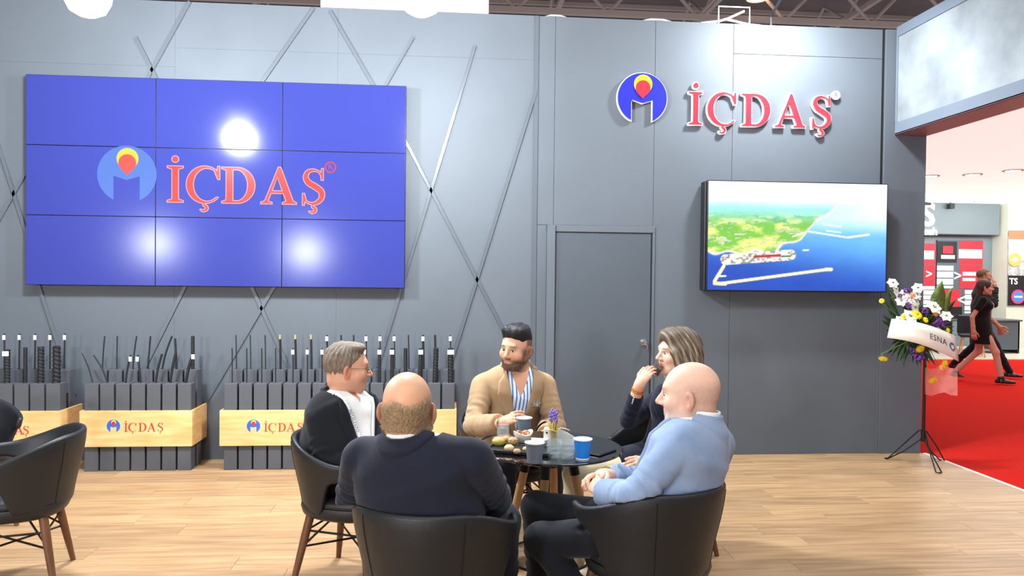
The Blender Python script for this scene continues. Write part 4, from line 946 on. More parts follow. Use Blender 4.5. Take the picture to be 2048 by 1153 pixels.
# ================================================================== people: smooth implicit surfaces meshed here
def V3(*a): return np.array(a, np.float64)
def sdf_mesh(fn, lo, hi, vox, newton=2):
    """surface-nets mesh of fn(P) = 0, evaluated finely only near the surface"""
    lo = np.array(lo, float); hi = np.array(hi, float); n = np.maximum(4, np.ceil((hi-lo)/vox).astype(int)+1)
    B = 5; nb = np.ceil(n/B).astype(int)+1
    cg = np.stack(np.meshgrid(*[np.arange(k) for k in nb], indexing='ij'), -1).reshape(-1, 3)
    cd_ = fn(lo+(cg*B+(B-1)/2)*vox).reshape(nb)
    big = np.repeat(np.repeat(np.repeat(cd_, B, 0), B, 1), B, 2)[:n[0], :n[1], :n[2]].copy()
    near = np.abs(big) < vox*B*1.6
    ii = np.argwhere(near); big[near] = fn(lo+ii*vox)
    D = big; S = D < 0
    c8 = np.zeros(n-1, np.int8)
    for a in (0, 1):
        for b in (0, 1):
            for c in (0, 1): c8 += S[a:n[0]-1+a, b:n[1]-1+b, c:n[2]-1+c]
    act = np.argwhere((c8 > 0) & (c8 < 8)); m = len(act); vid = -np.ones(n-1, np.int64); vid[tuple(act.T)] = np.arange(m)
    acc = np.zeros((m, 3)); cnt = np.zeros(m)
    for ax in range(3):
        for p in (0, 1):
            for q in (0, 1):
                o0 = np.zeros(3, int); ot = [i for i in range(3) if i != ax]; o0[ot[0]] = p; o0[ot[1]] = q; o1 = o0.copy(); o1[ax] = 1
                a = act+o0; b = act+o1; da = D[tuple(a.T)]; db = D[tuple(b.T)]; s = (da < 0) != (db < 0)
                t = np.where(s, da/np.where(s, da-db, 1), 0)
                acc += np.where(s[:, None], o0+(o1-o0)*t[:, None], 0); cnt += s
    V = lo+(act+acc/np.maximum(cnt, 1)[:, None])*vox
    F = []
    for ax in range(3):
        o1, o2 = [(1, 2), (2, 0), (0, 1)][ax]
        sl0 = [slice(None)]*3; sl1 = [slice(None)]*3; sl0[ax] = slice(0, -1); sl1[ax] = slice(1, None)
        ed = S[tuple(sl0)] != S[tuple(sl1)]; e = np.argwhere(ed)
        ok = (e[:, o1] > 0) & (e[:, o2] > 0) & (e[:, o1] < n[o1]-1) & (e[:, o2] < n[o2]-1); e = e[ok]
        d1 = np.zeros(3, int); d1[o1] = 1; d2 = np.zeros(3, int); d2[o2] = 1
        q = np.stack([vid[tuple((e-d1-d2).T)], vid[tuple((e-d2).T)], vid[tuple(e.T)], vid[tuple((e-d1).T)]], 1)
        fl_ = S[tuple(e.T)]; q = np.where(fl_[:, None], q, q[:, ::-1]); F.append(q[(q >= 0).all(1)])
    F = np.concatenate(F) if F else np.zeros((0, 4), int)
    for _ in range(newton):
        h_ = vox*.25; d0 = fn(V); g = np.stack([fn(V+np.eye(3)[k]*h_)-d0 for k in range(3)], 1)/h_
        V = V-np.clip(d0/np.maximum((g**2).sum(1), .15), -vox*.6, vox*.6)[:, None]*g
    return V, F
def mesh_obj(name, parts, mats, parent, colors=None):
    Vs, Fs, Ms, o = [], [], [], 0
    for k, (V_, F_) in enumerate(parts): Vs.append(V_); Fs.append(F_+o); o += len(V_)
    V_ = np.concatenate(Vs); F_ = np.concatenate(Fs); me = bpy.data.meshes.new(name)
    me.vertices.add(len(V_)); me.vertices.foreach_set('co', V_.astype(np.float32).ravel())
    me.loops.add(len(F_)*4); me.loops.foreach_set('vertex_index', F_.astype(np.int32).ravel())
    me.polygons.add(len(F_)); me.polygons.foreach_set('loop_start', np.arange(0, len(F_)*4, 4, dtype=np.int32))
    me.update(calc_edges=True); me.validate()
    me.polygons.foreach_set('use_smooth', [True]*len(me.polygons))
    me.materials.append(mats)
    if colors is not None:
        c = me.color_attributes.new('Col', 'FLOAT_COLOR', 'POINT'); cc = np.concatenate([colors, np.ones((len(colors), 1))], 1); c.data.foreach_set('color', cc.astype(np.float32).ravel())
    return link(name, me, parent, fix=False)
def dot(a, b): return (a*b).sum(-1)
def nrm(v): v = np.array(v, float); return v/(np.linalg.norm(v)+1e-12)
def smin(a, b, k): h_ = np.clip(.5+.5*(b-a)/k, 0, 1); return b+(a-b)*h_-k*h_*(1-h_)
def smax(a, b, k): return -smin(-a, -b, k)
def cap(P, a, b, ra, rb, fold=None):
    a = np.array(a, float); b = np.array(b, float); ab = b-a; t = np.clip(dot(P-a, ab)/max(dot(ab, ab), 1e-9), 0, 1); r = ra+(rb-ra)*t
    q = P-a-t[:, None]*ab
    if fold: amp, n_, ph, c0, wd, side = fold; sd = np.array(side, float); s1 = dot(q, sd); s2 = dot(q, np.cross(nrm(ab), sd)); r = r+amp*(np.sin(2*PI*n_*t+ph+s1*34)*(.35+.65*np.sin(s2*38+ph*2+5*t))+.5*np.sin(2*PI*n_*1.7*t+ph*3-s2*45))*np.exp(-((t-c0)/wd)**2)
    return np.sqrt((q*q).sum(1))-r
def ell(P, c, r): r = np.array(r, float); q = (P-np.array(c))/r; k0 = np.sqrt((q*q).sum(1)); k1 = np.sqrt(((q/r)**2).sum(1)); return k0*(k0-1)/np.maximum(k1, 1e-6)
def ecap(P, a, b, rt, sa, sb):
    """tapered capsule with elliptical section: half widths along rt and along the other normal"""
    a = np.array(a, float); b = np.array(b, float); ab = b-a; L = np.linalg.norm(ab); ax = ab/L; x = nrm(rt-ax*dot(rt, ax)); y = np.cross(ax, x)
    q = P-a; t = np.clip(dot(q, ax)/L, 0, 1); w_ = sa[0]+(sb[0]-sa[0])*t; d_ = sa[1]+(sb[1]-sa[1])*t; e = dot(q, ax)-t*L
    m_ = np.minimum(w_, d_); k = np.sqrt((dot(q, x)/w_)**2+(dot(q, y)/d_)**2+(e/m_)**2)
    k2 = np.sqrt((dot(q, x)/w_**2)**2+(dot(q, y)/d_**2)**2+(e/m_**2)**2); return k*(k-1)/np.maximum(k2, 1e-6)
def rotm(yaw, pitch=0, roll=0):
    """columns right, forward, up; yaw turns to the left, pitch lifts the face, roll leans to the right"""
    cy, sy = math.cos(yaw), math.sin(yaw); cp, sp_ = math.cos(pitch), math.sin(pitch); cr_, sr = math.cos(roll), math.sin(roll)
    Rz = np.array([[cy, -sy, 0], [sy, cy, 0], [0, 0, 1]]); Rx = np.array([[1, 0, 0], [0, cp, -sp_], [0, sp_, cp]]); Ry = np.array([[cr_, 0, sr], [0, 1, 0], [-sr, 0, cr_]])
    return Rz @ Rx @ Ry
# ------------------------------------------------------------------ head
def head_field(Q, fem=False, bald=False, heavy=0.0):
    jw = .9 if fem else 1.0+heavy*.15
    d = ell(Q, (0, -.014, .034), (.077, .099, .088))
    d = smin(d, ell(Q, (0, .03, -.012), (.066*jw, .066, .095)), .03)
    d = smin(d, ell(Q, (0, .036, -.066), (.053*jw, .052, .05)), .03)
    d = smin(d, ell(Q, (0, .070, -.098), (.022*jw, .020, .019)), .025)
    for s in (-1, 1):
        d = smin(d, ell(Q, (s*.046*jw, .058, -.028), (.025, .026, .024)), .025)
        d = smin(d, cap(Q, (s*.058*jw, -.002, -.055), (s*.032*jw, .062, -.095), .020, .017), .03)
    d = smin(d, cap(Q, (-.034, .082, .027), (.034, .082, .027), .010, .010), .022)
    for s in (-1, 1): d = smax(d, -ell(Q, (s*.031, .104, .002), (.017, .018, .0085)), .010)
    d = smin(d, cap(Q, (0, .090, .016), (0, .116, -.027), .0075, .011 if fem else .0125), .012)
    for s in (-1, 1): d = smin(d, ell(Q, (s*.0135, .102, -.032), (.009, .011, .008)), .008)
    d = smin(d, cap(Q, (-.018, .0885, -.058), (.018, .0885, -.058), .0055, .0055), .008); d = smin(d, cap(Q, (-.015, .0875, -.069), (.015, .0875, -.069), .0065, .0065), .008)
    d = smax(d, -cap(Q, (-.026, .097, -.0635), (.026, .097, -.0635), .0022, .0022), .004)
    d = smin(d, cap(Q, (0, -.03, -.02), (0, -.032, -.055), .052 if fem else .060+heavy*.01, .046 if fem else .056+heavy*.01), .03)
    for s in (-1, 1):
        X = Q-np.array((s*.080, -.014, -.014)); c_, n_ = math.cos(.62), math.sin(.62)*s
        E = np.stack([X[:, 0]*c_+X[:, 1]*n_, -X[:, 0]*n_+X[:, 1]*c_, X[:, 2]], 1)
        e = ell(E, (s*.006, 0, .004), (.009, .021, .032)); e = smin(e, ell(E, (s*.005, .004, -.026), (.008, .010, .010)), .008)
        e = smax(e, -ell(E, (s*.015, .004, .004), (.008, .012, .020)), .005); d = smin(d, e, .008)
    return d
# ------------------------------------------------------------------ hand: y along the fingers, z out of the back of the hand, x towards the little finger (s = side)
def hand_field(Q, s, curls, spread=.1, thumb=(.6, .3), size=1.0):
    """s=+1: thumb on -x. curls: bend per finger (radians per joint)"""
    Q = Q/size; x0 = [-.028, -.009, .010, .027]; ln = [.070, .078, .072, .056]
    d = ecap(Q, (0, .012, 0), (0, .078, -.002), V3(1, 0, 0), (.030, .016), (.040, .0135))
    d = smin(d, cap(Q, (0, -.015, 0), (0, .02, 0), .025, .026), .02)
    for i in range(4):
        p = V3(x0[i]*s*1.0, .082-.004*abs(i-1.3), 0); a = 0.0; yaw = (i-1.5)*spread*s; r = .0088 if i < 3 else .0076
        for j, f in enumerate((.46, .30, .24)):
            a += curls[i]*(.75 if j == 0 else 1.0); dv = V3(math.sin(yaw)*math.cos(a), math.cos(yaw)*math.cos(a), -math.sin(a)); q = p+dv*ln[i]*f
            d = smin(d, cap(Q, p, q, r, r*.93), .006 if j == 0 else .003); p = q; r *= .93
    p = V3(-.026*s, .020, -.006); dv = nrm((-.75*s*math.cos(thumb[0])-.1*s, .75, -thumb[0]*.9)); q = p+dv*.044; d = smin(d, cap(Q, p, q, .015, .0115), .014)
    dv2 = nrm(dv+V3(thumb[1]*s*.9, .35, -.25*thumb[0])); q2 = q+dv2*.032; d = smin(d, cap(Q, q, q2, .011, .0092), .004); q3 = q2+nrm(dv2+V3(thumb[1]*s*.5, .2, 0))*.022
    return smin(d, cap(Q, q2, q3, .0094, .0078), .003)*size
SKIN = lambda n_: mat(n_, (200, 150, 120), .5, vcol=True, var=.06, vscale=60, sss=.06, bump=.06, bscale=220)
m_skin = SKIN('skin')
def srgb(*c): return np.array(lin(c)[:3])
def hash3(P, f, seed=0):
    i = np.floor(P*f).astype(np.int64); n_ = (i[:, 0]*73856093 ^ i[:, 1]*19349663 ^ i[:, 2]*83492791 ^ seed*2654435) & 0x7fffffff
    n_ = (n_ ^ (n_ >> 13))*1274126177 & 0x7fffffff; return ((n_ ^ (n_ >> 16)) & 0xffff)/65535.0
def sst_(a, b, x): t = np.clip((x-a)/(b-a), 0, 1); return t*t*(3-2*t)
def head_colors(Q, skin, kind, fem=False):
    n_ = len(Q); c = np.tile(skin, (n_, 1)); x, y, z = Q.T; ax = np.abs(x)
    def mixc(c, col, w_): return c*(1-w_[:, None])+np.array(col)*w_[:, None]
    c = mixc(c, skin*np.array((1.0, .72, .68)), .45*np.exp(-((ax-.045)/.02)**2-((z+.03)/.02)**2)*(y > .03))
    c = mixc(c, skin*np.array((1.02, .70, .66)), .5*np.exp(-((z+.03)/.014)**2-(x/.016)**2)*(y > .09))
    c = mixc(c, skin*np.array((1.0, .66, .6)), .6*(ax > .078)*(np.abs(z) < .045))
    lip = np.exp(-((z+.0635)/.009)**4-(x/.024)**4)*(y > .08); c = mixc(c, srgb(196, 70, 78) if fem else skin*np.array((.85, .55, .52)), lip*(.9 if fem else .6))
    brow = np.exp(-((z-.024-.004*np.cos((ax-.03)*60))/.0045)**2-((ax-.032)/.018)**4)*(y > .06); c = mixc(c, srgb(50, 36, 28), brow*(.85 if kind != 'grey' else .5))
    c = mixc(c, srgb(40, 28, 24), .5*np.exp(-((z-.009)/.003)**2-((ax-.031)/.014)**4)*(y > .07))
    nz = hash3(Q, 260)
    if kind == 'beard':
        bd = sst_(-.035, -.062, z+.0*y)*sst_(-.03, .03, y)*(1-.9*lip); bd = np.maximum(bd, np.exp(-((z+.047)/.006)**2-(x/.03)**4)*(y > .08)); bd = np.maximum(bd, sst_(.030, .010, y)*sst_(-.02, 0, y+.012)*sst_(-.05, -.02, -z-.06+.06)*0)
        cheek = sst_(.052, .062, ax)*sst_(.055, .02, np.abs(y-.02))*sst_(.03, -.01, z); bd = np.clip(np.maximum(bd, cheek*.8), 0, 1)*sst_(-.16, -.125, z)
        c = mixc(c, srgb(46, 32, 26), bd*(.78+.2*nz))
        fade = sst_(.062, .07, ax)*sst_(.025, .0, y)*sst_(.0, .03, z); fade = np.maximum(fade, sst_(.0, -.03, y)*sst_(-.07, -.03, z)); c = mixc(c, srgb(34, 28, 28), fade*.75)
    if kind == 'fringe':
        top = sst_(.050, .012, z-.30*(-y-.06)*0+.012*np.sin(x*60)); w_ = top*sst_(.02, -.01, y)*sst_(-.080, -.06, z+.15*(y+.08)); w_ = np.maximum(w_, 0)
        c = mixc(c, srgb(132, 104, 76), np.clip(w_*(.6+.16*nz), 0, .92))
        c = mixc(c, srgb(190, 160, 130), .2*w_*hash3(Q, 180, 5))
    if kind == 'grey':
        w_ = sst_(.065, .02, z)*sst_(.025, -.02, y)*sst_(-.10, -.085, z); c = mixc(c, srgb(150, 128, 116), np.clip(w_*(.22+.25*nz), 0, .6))
        bd = sst_(-.045, -.075, z)*sst_(-.01, .04, y)*sst_(-.15, -.125, z); c = mixc(c, srgb(206, 196, 190), bd*(.45+.4*nz))
    if kind == 'stubble':
        bd = sst_(-.04, -.075, z)*sst_(-.01, .04, y); c = mixc(c, srgb(150, 120, 108), bd*.25)
    return c
# ------------------------------------------------------------------ a dressed figure
def clipc(F, d, P):
    """keep seated clothing inside the chair shell"""
    if not F.seated: return d
    x, y, z = P.T; k = .80+.2*sst_(.36, .76, z); th = np.degrees(np.abs(np.arctan2(x, -(y-.015))))
    E = (np.sqrt((x/(.305*k-.019))**2+((y-.015)/(.31*k-.019))**2)-1)*.26
    zt = .765-.105*sst_(30, 108, th); zb = .40+.165*sst_(76, 94, th)
    E = E-.5*sst_(zt-.005, zt+.03, z)-.5*sst_(zb-.02, zb-.05, z)-.5*sst_(112, 124, th)
    return smax(d, E, .012)
class Fig:
    seated = True; fold = 1.0
    def __init__(s, label, loc, face, bulk=1.0, fem=False):
        f = nrm((face[0], face[1], 0)); s.o = empty('person', (loc[0], loc[1], 0), math.atan2(-f[0], f[1])); tag(s.o, label, 'person')
        s.c = V3(loc[0], loc[1], 0); s.f = f; s.r = V3(f[1], -f[0], 0); s.bulk = bulk; s.fem = fem
    def L(s, p): p = np.array(p, float)-s.c; return V3(dot(p, s.r), dot(p, s.f), p[2])
    def J(s, px, py, Y): return s.L(aty(px, py, Y))
    def Ld(s, d): d = np.array(d, float); return nrm((dot(d[:2], s.r[:2]), dot(d[:2], s.f[:2]), d[2] if len(d) > 2 else 0))
    def pose(s, pelvis, neck, head, hdir, shR, shL, elR, wrR, elL, wrL, knR, anR, knL, anL, hpitch=0, hroll=0, hscale=1.0, chest_push=.0):
        s.pel, s.nk, s.hd = map(np.array, (pelvis, neck, head)); s.shR, s.shL, s.elR, s.wrR, s.elL, s.wrL = map(np.array, (shR, shL, elR, wrR, elL, wrL))
        s.knR, s.anR, s.knL, s.anL = map(np.array, (knR, anR, knL, anL)); s.hs = hscale
        hd = s.Ld(hdir); s.HR = rotm(math.atan2(-hd[0], hd[1]), hpitch, hroll)
        s.rc = nrm(s.shR-s.shL); s.up = nrm(s.nk-s.pel); s.fc = nrm(np.cross(s.up, s.rc)); s.upc = nrm(np.cross(s.rc, s.fc)); s.rp = V3(1, 0, 0)
        s.bel = s.pel*.62+s.nk*.38-s.fc*.0+s.fc*chest_push; s.chs = s.pel*.25+s.nk*.75+s.fc*chest_push
    def uvw(s, P): q = P-s.nk; return dot(q, s.rc), dot(q, s.upc), dot(q, s.fc)
    def torso(s, P, g=0.0, belly=0.0):
        b = s.bulk; rm = nrm(s.rp+s.rc)
        if s.fem: H, Bl, Ch, Sh = (.165, .125), (.130, .105), (.145, .115), (.12, .085)
        else: H, Bl, Ch, Sh = (.180*b, .130*b), (.176*b+belly*.5, .122*b+belly), (.186*b, .120*b), (.165*b, .085*b)
        A = lambda t: (t[0]+g, t[1]+g)
        d = ecap(P, s.pel, s.bel, rm, A(H), A(Bl)); d = smin(d, ecap(P, s.bel, s.chs, s.rc, A(Bl), A(Ch)), .05)
        top = s.nk-s.upc*.075; d = smin(d, ecap(P, s.chs, top, s.rc, A(Ch), A(Sh)), .05)
        rs_ = .044 if s.fem else .052*b
        for q in (s.shR, s.shL): d = smin(d, cap(P, s.nk-s.upc*.046, q*.94+s.nk*.06+s.upc*.012, rs_+g, rs_*.96+g), .03)
        d = smin(d, ecap(P, s.chs, s.nk-s.upc*.035-s.fc*.012, s.rc, (.12*b+g, .09*b+g), (.085+g, .072+g)), .05)
        if s.fem:
            for k in (-1, 1): d = smin(d, ell(P, s.chs-s.upc*.02+s.fc*.085+s.rc*k*.065, (.06+g,)*3), .04)
        return d
    def arms(s, P, g=0.0, cuff=0.0):
        b = s.bulk; ru, re, rw = ((.047, .041, .034) if s.fem else (.060*b, .053*b, .044*b)); d = None
        for sh, el, wr, ph in ((s.shR, s.elR, s.wrR, 0.), (s.shL, s.elL, s.wrL, 1.7)):
            wr2 = wr+(el-wr)*cuff
            e = cap(P, sh, el, ru+g, re+g, (.0062*s.fold, 4.2, ph, .95, .5, s.rc)); e = smin(e, cap(P, el, wr2, re+g, rw+g, (.0058*s.fold, 4.0, ph+2, .15, .6, s.rc)), .010)
            e = smax(e, dot(P-wr2, nrm(wr-el))-.004, .006)
            d = e if d is None else np.minimum(d, e)
        return d
    def body(s, skin, kind, handR, handL, heavy=0.0, bare=False):
        hs = s.hs; HR, hd = s.HR, s.hd; lo, hi = hd-.2*hs, hd+.2*hs; lo[2] = hd[2]-.22*hs
        hf = lambda P: head_field((P-hd) @ HR/hs, s.fem, heavy=heavy)*hs
        neckb = s.nk-s.upc*.045; f2 = lambda P: smin(hf(P), cap(P, hd+HR @ V3(0, -.028, -.055)*hs, neckb, (.046 if s.fem else .058+heavy*.012)*hs, (.05 if s.fem else .062)), .02)
        lo = np.minimum(lo, neckb-.08); hi = np.maximum(hi, neckb+.08)
        V_, F_ = sdf_mesh(f2, lo, hi, .0042); parts = [(V_, F_)]; cols = [head_colors((V_-hd) @ HR/hs, skin, kind, s.fem)]
        for side, wr, el, spec in ((1, s.wrR, s.elR, handR), (-1, s.wrL, s.elL, handL)):
            if spec is None: continue
            fy = nrm(spec['dir']) if spec.get('dir') is not None else nrm(wr-el); nz = np.array(spec['back'], float); nz = nrm(nz-fy*dot(nz, fy)); fx = np.cross(fy, nz); M_ = np.stack([fx, fy, nz], 1)
            ff = lambda P: smin(hand_field((P-wr) @ M_, side, spec['curl'], spec.get('spread', .08), spec.get('thumb', (.6, .3)), spec.get('size', 1.0)), cap(P, wr+(el-wr)*.35, wr, .034, .027), .02)
            a = np.minimum(wr-.06, wr+fy*.14-.1); b = np.maximum(wr+.06, wr+fy*.14+.1); a = np.minimum(a, wr+(el-wr)*.35-.05); b = np.maximum(b, wr+(el-wr)*.35+.05)
            v_, g_ = sdf_mesh(ff, a, b, .0042); parts.append((v_, g_)); q = (v_-wr) @ M_
            cc = np.tile(skin*np.array((1.0, .9, .87)), (len(v_), 1)); tip = sst_(.13, .17, q[:, 1])[:, None]; cols.append(cc*(1-tip*.25)+tip*.25*skin*np.array((1.05, .7, .65)))
        ch = lambda P: np.maximum(np.maximum(s.torso(P, -.004), np.abs(s.uvw(P)[0])-.07), np.maximum(-.16-s.uvw(P)[1], -s.uvw(P)[2])); v_, g_ = sdf_mesh(ch, s.nk-.2, s.nk+.2, .012); parts.append((v_, g_)); cols.append(np.tile(skin*np.array((1, .93, .9)), (len(v_), 1)))
        core = lambda P: clipc(s, smin(np.minimum(s.torso(P, -.04), s.arms(P, -.026, .25)), s.legs(P, -.03), .03)+0, P)+.008
        pts = np.stack([s.pel, s.nk, s.shR, s.shL, s.elR, s.elL, s.wrR, s.wrL, s.knR, s.knL, s.anR, s.anL])
        if bare: core = lambda P: smin(smin(s.torso(P, -.012), s.arms(P, -.008), .03), s.legs(P, -.006), .02)
        v_, g_ = sdf_mesh(core, pts.min(0)-.2, pts.max(0)+.12, .012 if bare else .022, 1)
        parts.append((v_, g_)); cols.append(np.tile(skin, (len(v_), 1)))
        s.bd = mesh_obj('body', parts, m_skin, s.o, np.concatenate(cols))
        for k in (-1, 1):
            c = hd+HR @ V3(k*.031, .0765, .002)*hs
            e = MB().sphere((0, 0, 0), .0125*hs, 12, 10).build('eye', MATS.get('eye_white') or mat('eye_white', (226, 218, 210), .2), s.bd, 80, loc=tuple(c))
            iris = MB().sphere((0, 0, 0), .0062*hs, 10, 8).build('iris', MATS.get('iris') or mat('iris', (38, 26, 20), .1), s.bd, 80, loc=tuple(c+HR @ V3(.0, .0092, -.0005)*hs))
    def legs(s, P, g=0.0):
        b = 1.0 if s.fem else s.bulk; d = None
        for k, kn, an in ((1, s.knR, s.anR), (-1, s.knL, s.anL)):
            hip = s.pel+s.rp*k*.085+V3(0, .02, -.02)
            e = cap(P, hip, kn, (.082 if s.fem else .088*b)+g, (.058 if s.fem else .066*b)+g, (.005*s.fold, 3.0, k, .15, .35, (0, 0, 1))); e = smin(e, cap(P, kn, an, (.056 if s.fem else .064*b)+g, (.046 if s.fem else .052)+g, (.006*s.fold, 4, k, .7, .4, (0, 1, 0))), .03)
            d = e if d is None else smin(d, e, .02)
        return d
    def trousers(s, m_):
        pts = np.stack([s.pel, s.knR, s.knL, s.anR, s.anL]); fn = lambda P: smin(s.legs(P), ecap(P, s.pel-V3(0, 0, .0), s.pel+s.up*.12, s.rp, (.165*(1 if s.fem else s.bulk), .13), (.155, .12)), .05)
        fn2 = lambda P: np.maximum(fn(P), -(P[:, 2]-min(s.anR[2], s.anL[2])+.03))
        fn3 = lambda P: clipc(s, fn2(P), P)
        return mesh_obj('trousers', [sdf_mesh(fn3, pts.min(0)-.22, pts.max(0)+.2, .0125)], m_, s.o)
    def shoes(s, m_, dirs=None, heel=False):
        for k, an, kn in ((0, s.anR, s.knR), (1, s.anL, s.knL)):
            d = nrm(dirs[k]) if dirs is not None else V3(0, 1, 0); r = nrm(np.cross(d, V3(0, 0, 1))); h0 = an-V3(0, 0, .065); h0 = h0 if an[2] < .16 else an-V3(0, 0, .06)
            fn = lambda P: smax(smin(smin(ecap(P, h0-d*.05, h0+d*.08, r, (.034, .045), (.042, .036)), ecap(P, h0+d*.08, h0+d*.17, r, (.042, .034), (.032, .022)), .02), cap(P, h0, an, .045, .045), .03), -(P[:, 2]-(h0[2]-.022)), .006)
            mesh_obj('shoe', [sdf_mesh(fn, np.minimum(h0, h0+d*.2)-.08, np.maximum(an, h0+d*.2)+.08, .009)], m_, s.o)
    # upper clothing
    def jacket(s, m_, vb=-.36, slope=.30, belly=0.0, shirt=None, lapel=True, collar=True, hem=None, wrinkle=.003, cuff=.10, closed=False, name='jacket', collar_m=None, shirt_collar=True, lap_w=1.0, open_v=0.0, lap=0.0):
        wr_ = lambda P: wrinkle*np.sin(17*P[:, 2]+11*P[:, 0]+2.5*np.sin(9*P[:, 0]+6*P[:, 1])+3*np.sin(5*P[:, 2]))*sst_(.02, -.16, dot(P-s.nk, s.upc))
        base = lambda P: smin(s.torso(P, .012, belly)+0, s.arms(P, 0.010, cuff), .005)+wr_(P)
        if lap:
            b0 = base
            def base(P):
                d = b0(P)
                for k, kn in ((1, s.knR), (-1, s.knL)):
                    hip = s.pel+s.rp*k*.085+V3(0, .02, -.015); d = smin(d, cap(P, hip, hip+(kn-hip)*lap, .098, .090), .03)
                return d
        cs = slope
        def wedge(P): u, v_, w_ = s.uvw(P); return np.maximum((np.abs(u)-cs*(v_-vb))/math.sqrt(1+cs*cs), -w_)
        hz = s.pel[2]-.10 if hem is None else hem
        nka = nrm(nrm((s.hd+s.HR @ V3(0, -.03, -.03)*s.hs)-s.nk)+s.upc*1.2)
        def neckcone(P, r0, r1, h0, h1):
            q = P-s.nk; t = dot(q, nka); rad = np.sqrt(np.maximum(0, (q*q).sum(1)-t*t)); k = np.clip((t-h0)/(h1-h0), 0, 1); return np.maximum(np.maximum(rad-(r0+(r1-r0)*k), t-h1), h0-t)
        def fn(P):
            d = np.maximum(base(P), hz-P[:, 2])
            if not closed: d = smax(d, -wedge(P), .004)
            return smax(clipc(s, d, P), -neckcone(P, .070, .064, -.004, .2), .004)
        pts = np.stack([s.pel, s.nk, s.shR, s.shL, s.elR, s.elL, s.wrR, s.wrL]); lo, hi = pts.min(0)-.22, pts.max(0)+.14; lo[2] = hz-.03
        J_ = mesh_obj(name, [sdf_mesh(fn, lo, hi, .0105)], m_, s.o)
        nlo, nhi = s.nk-V3(.2, .2, .14), s.nk+V3(.2, .2, .14)
        if collar:
            def cf(P):
                u, v_, w_ = s.uvw(P); tilt = .052-.030*sst_(-.05, .09, w_)
                t = dot(P-s.nk, nka); q = P-s.nk; rad = np.sqrt(np.maximum(0, (q*q).sum(1)-t*t))
                stand = np.maximum(neckcone(P, .088, .080, -.05, .06), t-tilt); bs = base(P)
                fall = smax(bs-.010, np.maximum(rad-.112-.2*np.maximum(0, w_), -bs-.012), .003)
                d = smin(stand, fall, .012); d = smax(d, -neckcone(P, .0725, .0705, -.004, .2), .004)
                d = np.maximum(d, -(np.abs(u)-cs*(v_-vb)*.96)-1e3*(w_ < 0)) if not closed else d
                return smax(d, w_-.018, .006)
            mesh_obj('collar', [sdf_mesh(cf, nlo, nhi, .0048)], collar_m or m_, J_)
        if shirt is not None:
            def sf(P):
                d = smin(s.torso(P, .004, belly), 1e3+0*P[:, 0], .001); u, v_, w_ = s.uvw(P); d = np.maximum(np.maximum(d, np.abs(u)-.13), np.maximum(-w_-.02, hz+.06-P[:, 2])); return smax(d, -np.maximum(np.abs(u)-.42*(v_+open_v), -w_), .003) if open_v else d
            S_ = mesh_obj('shirt', [sdf_mesh(sf, lo, hi, .011)], shirt, s.o)
            if shirt_collar:
                def scf(P):
                    u, v_, w_ = s.uvw(P); d = smax(neckcone(P, .0712, .0695, -.05, .07), -neckcone(P, .0645, .062, -.02, .2), .002)
                    d = np.maximum(d, dot(P-s.nk, nka)-(.066-.022*sst_(-.02, .08, w_)))
                    return np.maximum(d, -np.maximum((np.abs(u)-.60*(v_+.045+open_v*.6)), -w_))
                mesh_obj('shirt_collar', [sdf_mesh(scf, nlo, nhi, .004)], shirt, S_)
            s.shirt = S_
        if lapel and not closed:
            for k in (-1, 1):
                A = V3(cs*(.03-vb), .03, 0); Dp = V3(.002, vb, 0); B_ = V3(.118*lap_w, -.035, 0); C_ = V3(.125*lap_w, -.10, 0); poly = [A, B_, C_, V3(.028, vb-.005, 0), Dp]
                def lf(P):
                    u, v_, w_ = s.uvw(P); u = u*k; d = -1e3*np.ones(len(P))
                    for i in range(5):
                        a, b = poly[i], poly[(i+1) % 5]; e = b-a; n_ = V3(e[1], -e[0], 0); n_ = n_/np.linalg.norm(n_); n_ = -n_ if np.dot(n_[:2], (sum(poly)/5-a)[:2]) > 0 else n_
                        d = np.maximum(d, (u-a[0])*n_[0]+(v_-a[1])*n_[1])
                    return smax(smax(base(P)-.011, -(base(P)+.01), .002), np.maximum(d, -w_+.01), .004)
                mesh_obj('lapel', [sdf_mesh(lf, s.nk-V3(.3, .3, .5), s.nk+V3(.3, .3, .12), .0068)], m_, J_)
        s.base = base; return J_
    def surf(s, u, v_, off=.004, base=None):
        """point on the clothed front at chest coordinates (u right, v up)"""
        base = base or s.base; t = np.linspace(.30, -.05, 120); P = s.nk+s.rc*u+s.upc*v_+t[:, None]*s.fc; d = base(P); i = np.argmax(d < off); return P[i]
    def hair(s, fn, m_, vox=.0055, ext=(.2, .2, .34), cols=None, name='hair'):
        hd, HR, hs = s.hd, s.HR, s.hs; f = lambda P: fn((P-hd) @ HR/hs)*hs
        V_, F_ = sdf_mesh(f, hd-np.array(ext), hd+np.array((ext[0], ext[1], .2)), vox); return mesh_obj(name, [(V_, F_)], m_, s.bd, cols((V_-hd) @ HR/hs) if cols else None)
def cloth(name, c, c2=None, rough=.85, bs=500): return mat(name, c, rough, col2=c2, var=.06, vscale=7, bump=.12, bscale=bs, sheen=.12, spec=.25)
m_navy = cloth('navy_suit', (26, 30, 44)); m_black = cloth('charcoal_suit', (22, 25, 31)); m_beige = cloth('beige_wool', (160, 130, 98), (182, 152, 118)); m_lblue = cloth('light_blue_wool', (122, 142, 172), (144, 162, 190)); m_navy2 = cloth('navy_blazer', (22, 24, 42))
m_shirt = cloth('white_shirt', (238, 238, 236)); m_dtrs = cloth('dark_trousers', (20, 22, 30)); m_cream = cloth('cream_trousers', (226, 216, 184)); m_shoe = mat('black_shoe', (20, 20, 22), .3, coat=.3)
